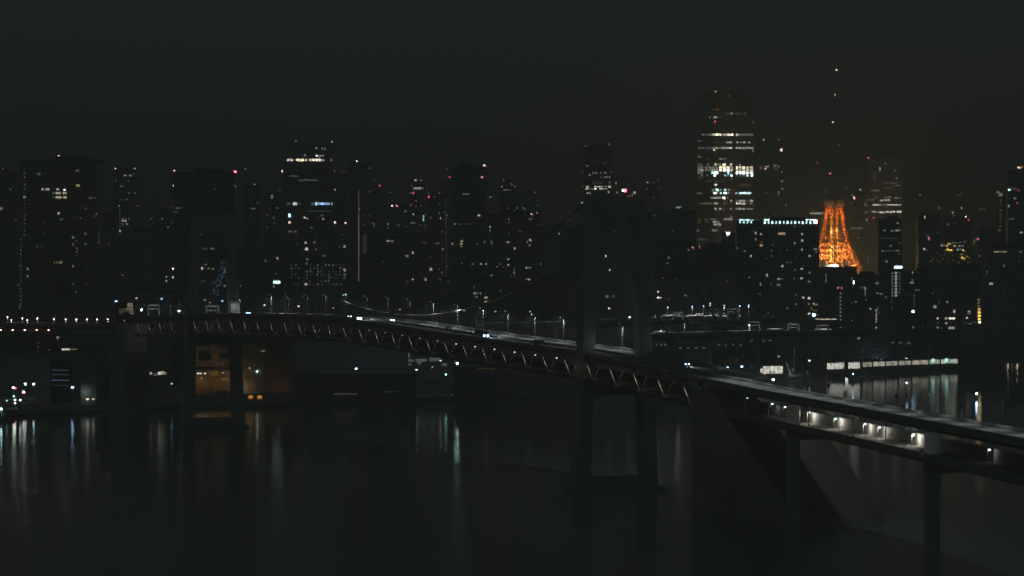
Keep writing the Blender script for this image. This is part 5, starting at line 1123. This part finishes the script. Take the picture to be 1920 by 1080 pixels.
for i, (x0, x1, yt, yb, D, b, lb) in enumerate((
 (1228, 1262, 640, 668, 2480, .12, 'added low dim storehouse just right of the near bridge tower'),
 (1270, 1330, 646, 670, 2520, .07, 'added wide low storehouse below the interchange with a faint glowing front'),
 (1342, 1400, 640, 668, 2560, .08, 'added long storehouse below the middle of the interchange'),
 (1404, 1452, 632, 666, 2620, .06, 'added taller storehouse under the tall pale gantry post'),
 (1650, 1716, 636, 668, 3020, .08, 'added low storehouse with dotted lights above the long quay sheds'),
 (560, 640, 640, 662, 2550, .05, 'added flat roofed store rising behind the grey warehouse'))):
    c_ = x1-x0; n_ = 4
    bays = [(x0+c_*(.05+.24*k), x0+c_*(.05+.24*k)+c_*random.uniform(.05, .13), yt+5, yt+5+random.uniform(2, 4)) for k in range(n_)]  # invented glowing bays on stores added to fill dark ground
    shed(x0, x1, yt, yb, D, lb, depth=18, name='storehouse', cat='storehouse', bays=bays, bs=b, scale=.7, pitched=bool(i % 2), wall=M_SHED)
# boats
def boat(px, py, D, L, label, lights, rz=0, cat='boat', name='work_boat', cabin=True):
    p = P(px, py, D); t = thing(name, label, cat, (p.x, D, 0), rz)
    mb = MB(); st = [(-L/2, .75), (-L*.3, 1), (L*.2, 1), (L*.4, .6), (L/2, .06)]; vs = []; B_ = L*.13
    for x, k in st: vs += [(x, -B_*k, 1.7+.5*abs(x)/L), (x, -B_*k*.7, -.5), (x, B_*k*.7, -.5), (x, B_*k, 1.7+.5*abs(x)/L)]
    fs = []
    for i in range(len(st)-1): fs += [(i*4+j, i*4+(j+1) % 4, i*4+4+(j+1) % 4, i*4+4+j) for j in range(4)]
    fs += [(0, 1, 2, 3), (16, 19, 18, 17)]; mb.add(vs, fs); mb.build('hull', M_HULL, t)
    mb = MB(); mb.box((-L*.12, 0, 3), (L*.42, B_*1.3, 2.4)); mb.box((-L*.12, 0, 4.4), (L*.46, B_*1.5, .25)); mb.build('cabin', M_WHITE, t)
    mb = MB(); mb.bar((-L*.05, 0, 4.4), (-L*.05, 0, 8), .12); mb.build('mast', M_STEEL, t)
    R = Matrix.Rotation(-rz, 3, 'Z')
    for x, y, c, lv, s in lights:
        w_ = P(x, y, D-B_-.3); l_ = R @ (w_-Vector((p.x, D, 0))); pane('deck_lamp', emit(c, lv, D, True), t, l_, (s, s, s)); 
        if l_.z > 4.6: pane('lamp_pole', M_STEEL, t, (l_.x, l_.y, (l_.z+1.8)/2), (.12, .12, l_.z-1.8))
    return t
boat(1892, 676, 3300, 24, 'small boat with four white lamps on the dark water at the right edge', [(1889.5, 668, 'n', 8, 1.4), (1898, 663, 'w', 5, 1.2), (1905, 662, 'w', 5, 1.2), (1907.5, 666, 'n', 8, 1.5)], 0, name='pleasure_boat')
boat(26, 757, 2080, 22, 'work boat carrying a cluster of cyan and white lamps by the left shore', [(26, 743, 't', 8, .9), (28, 750, 'c', 9, 1.0), (38, 750, 'c', 9, .9), (13, 751, 't', 7, .9), (28.5, 756, 'w', 8, .9)], .1)
boat(30, 745, 2200, 26, 'tug with two red and white lamps behind the work boat', [(25, 727, 'w', 9, 1.1), (29, 728, 'r', 8, 1.1), (44, 735, 'w', 9, 1.1), (46, 736, 'r', 8, 1.0)], .05, name='tug')
boat(54, 738, 2270, 26, 'moored boat with two cyan lamps behind the tug', [(47.5, 720, 'c', 9, 1.2), (63, 720, 'c', 9, 1.1)], 0)
boat(5, 772, 2000, 14, 'small boat cut by the left picture edge with one blue lamp', [(2, 767, 'c', 9, 1.1)], 0)
boat(296, 724, 2220, 30, 'moored launch with a white glowing wheelhouse left of the ochre building', [(283, 700, 'w', 5, 1.6), (299, 700, 'w', 6, 2), (305, 699, 'w', 5, 2.2), (310, 700, 'y', 4, 1.6), (291, 702, 'k', 3, 2)], 0, name='launch')
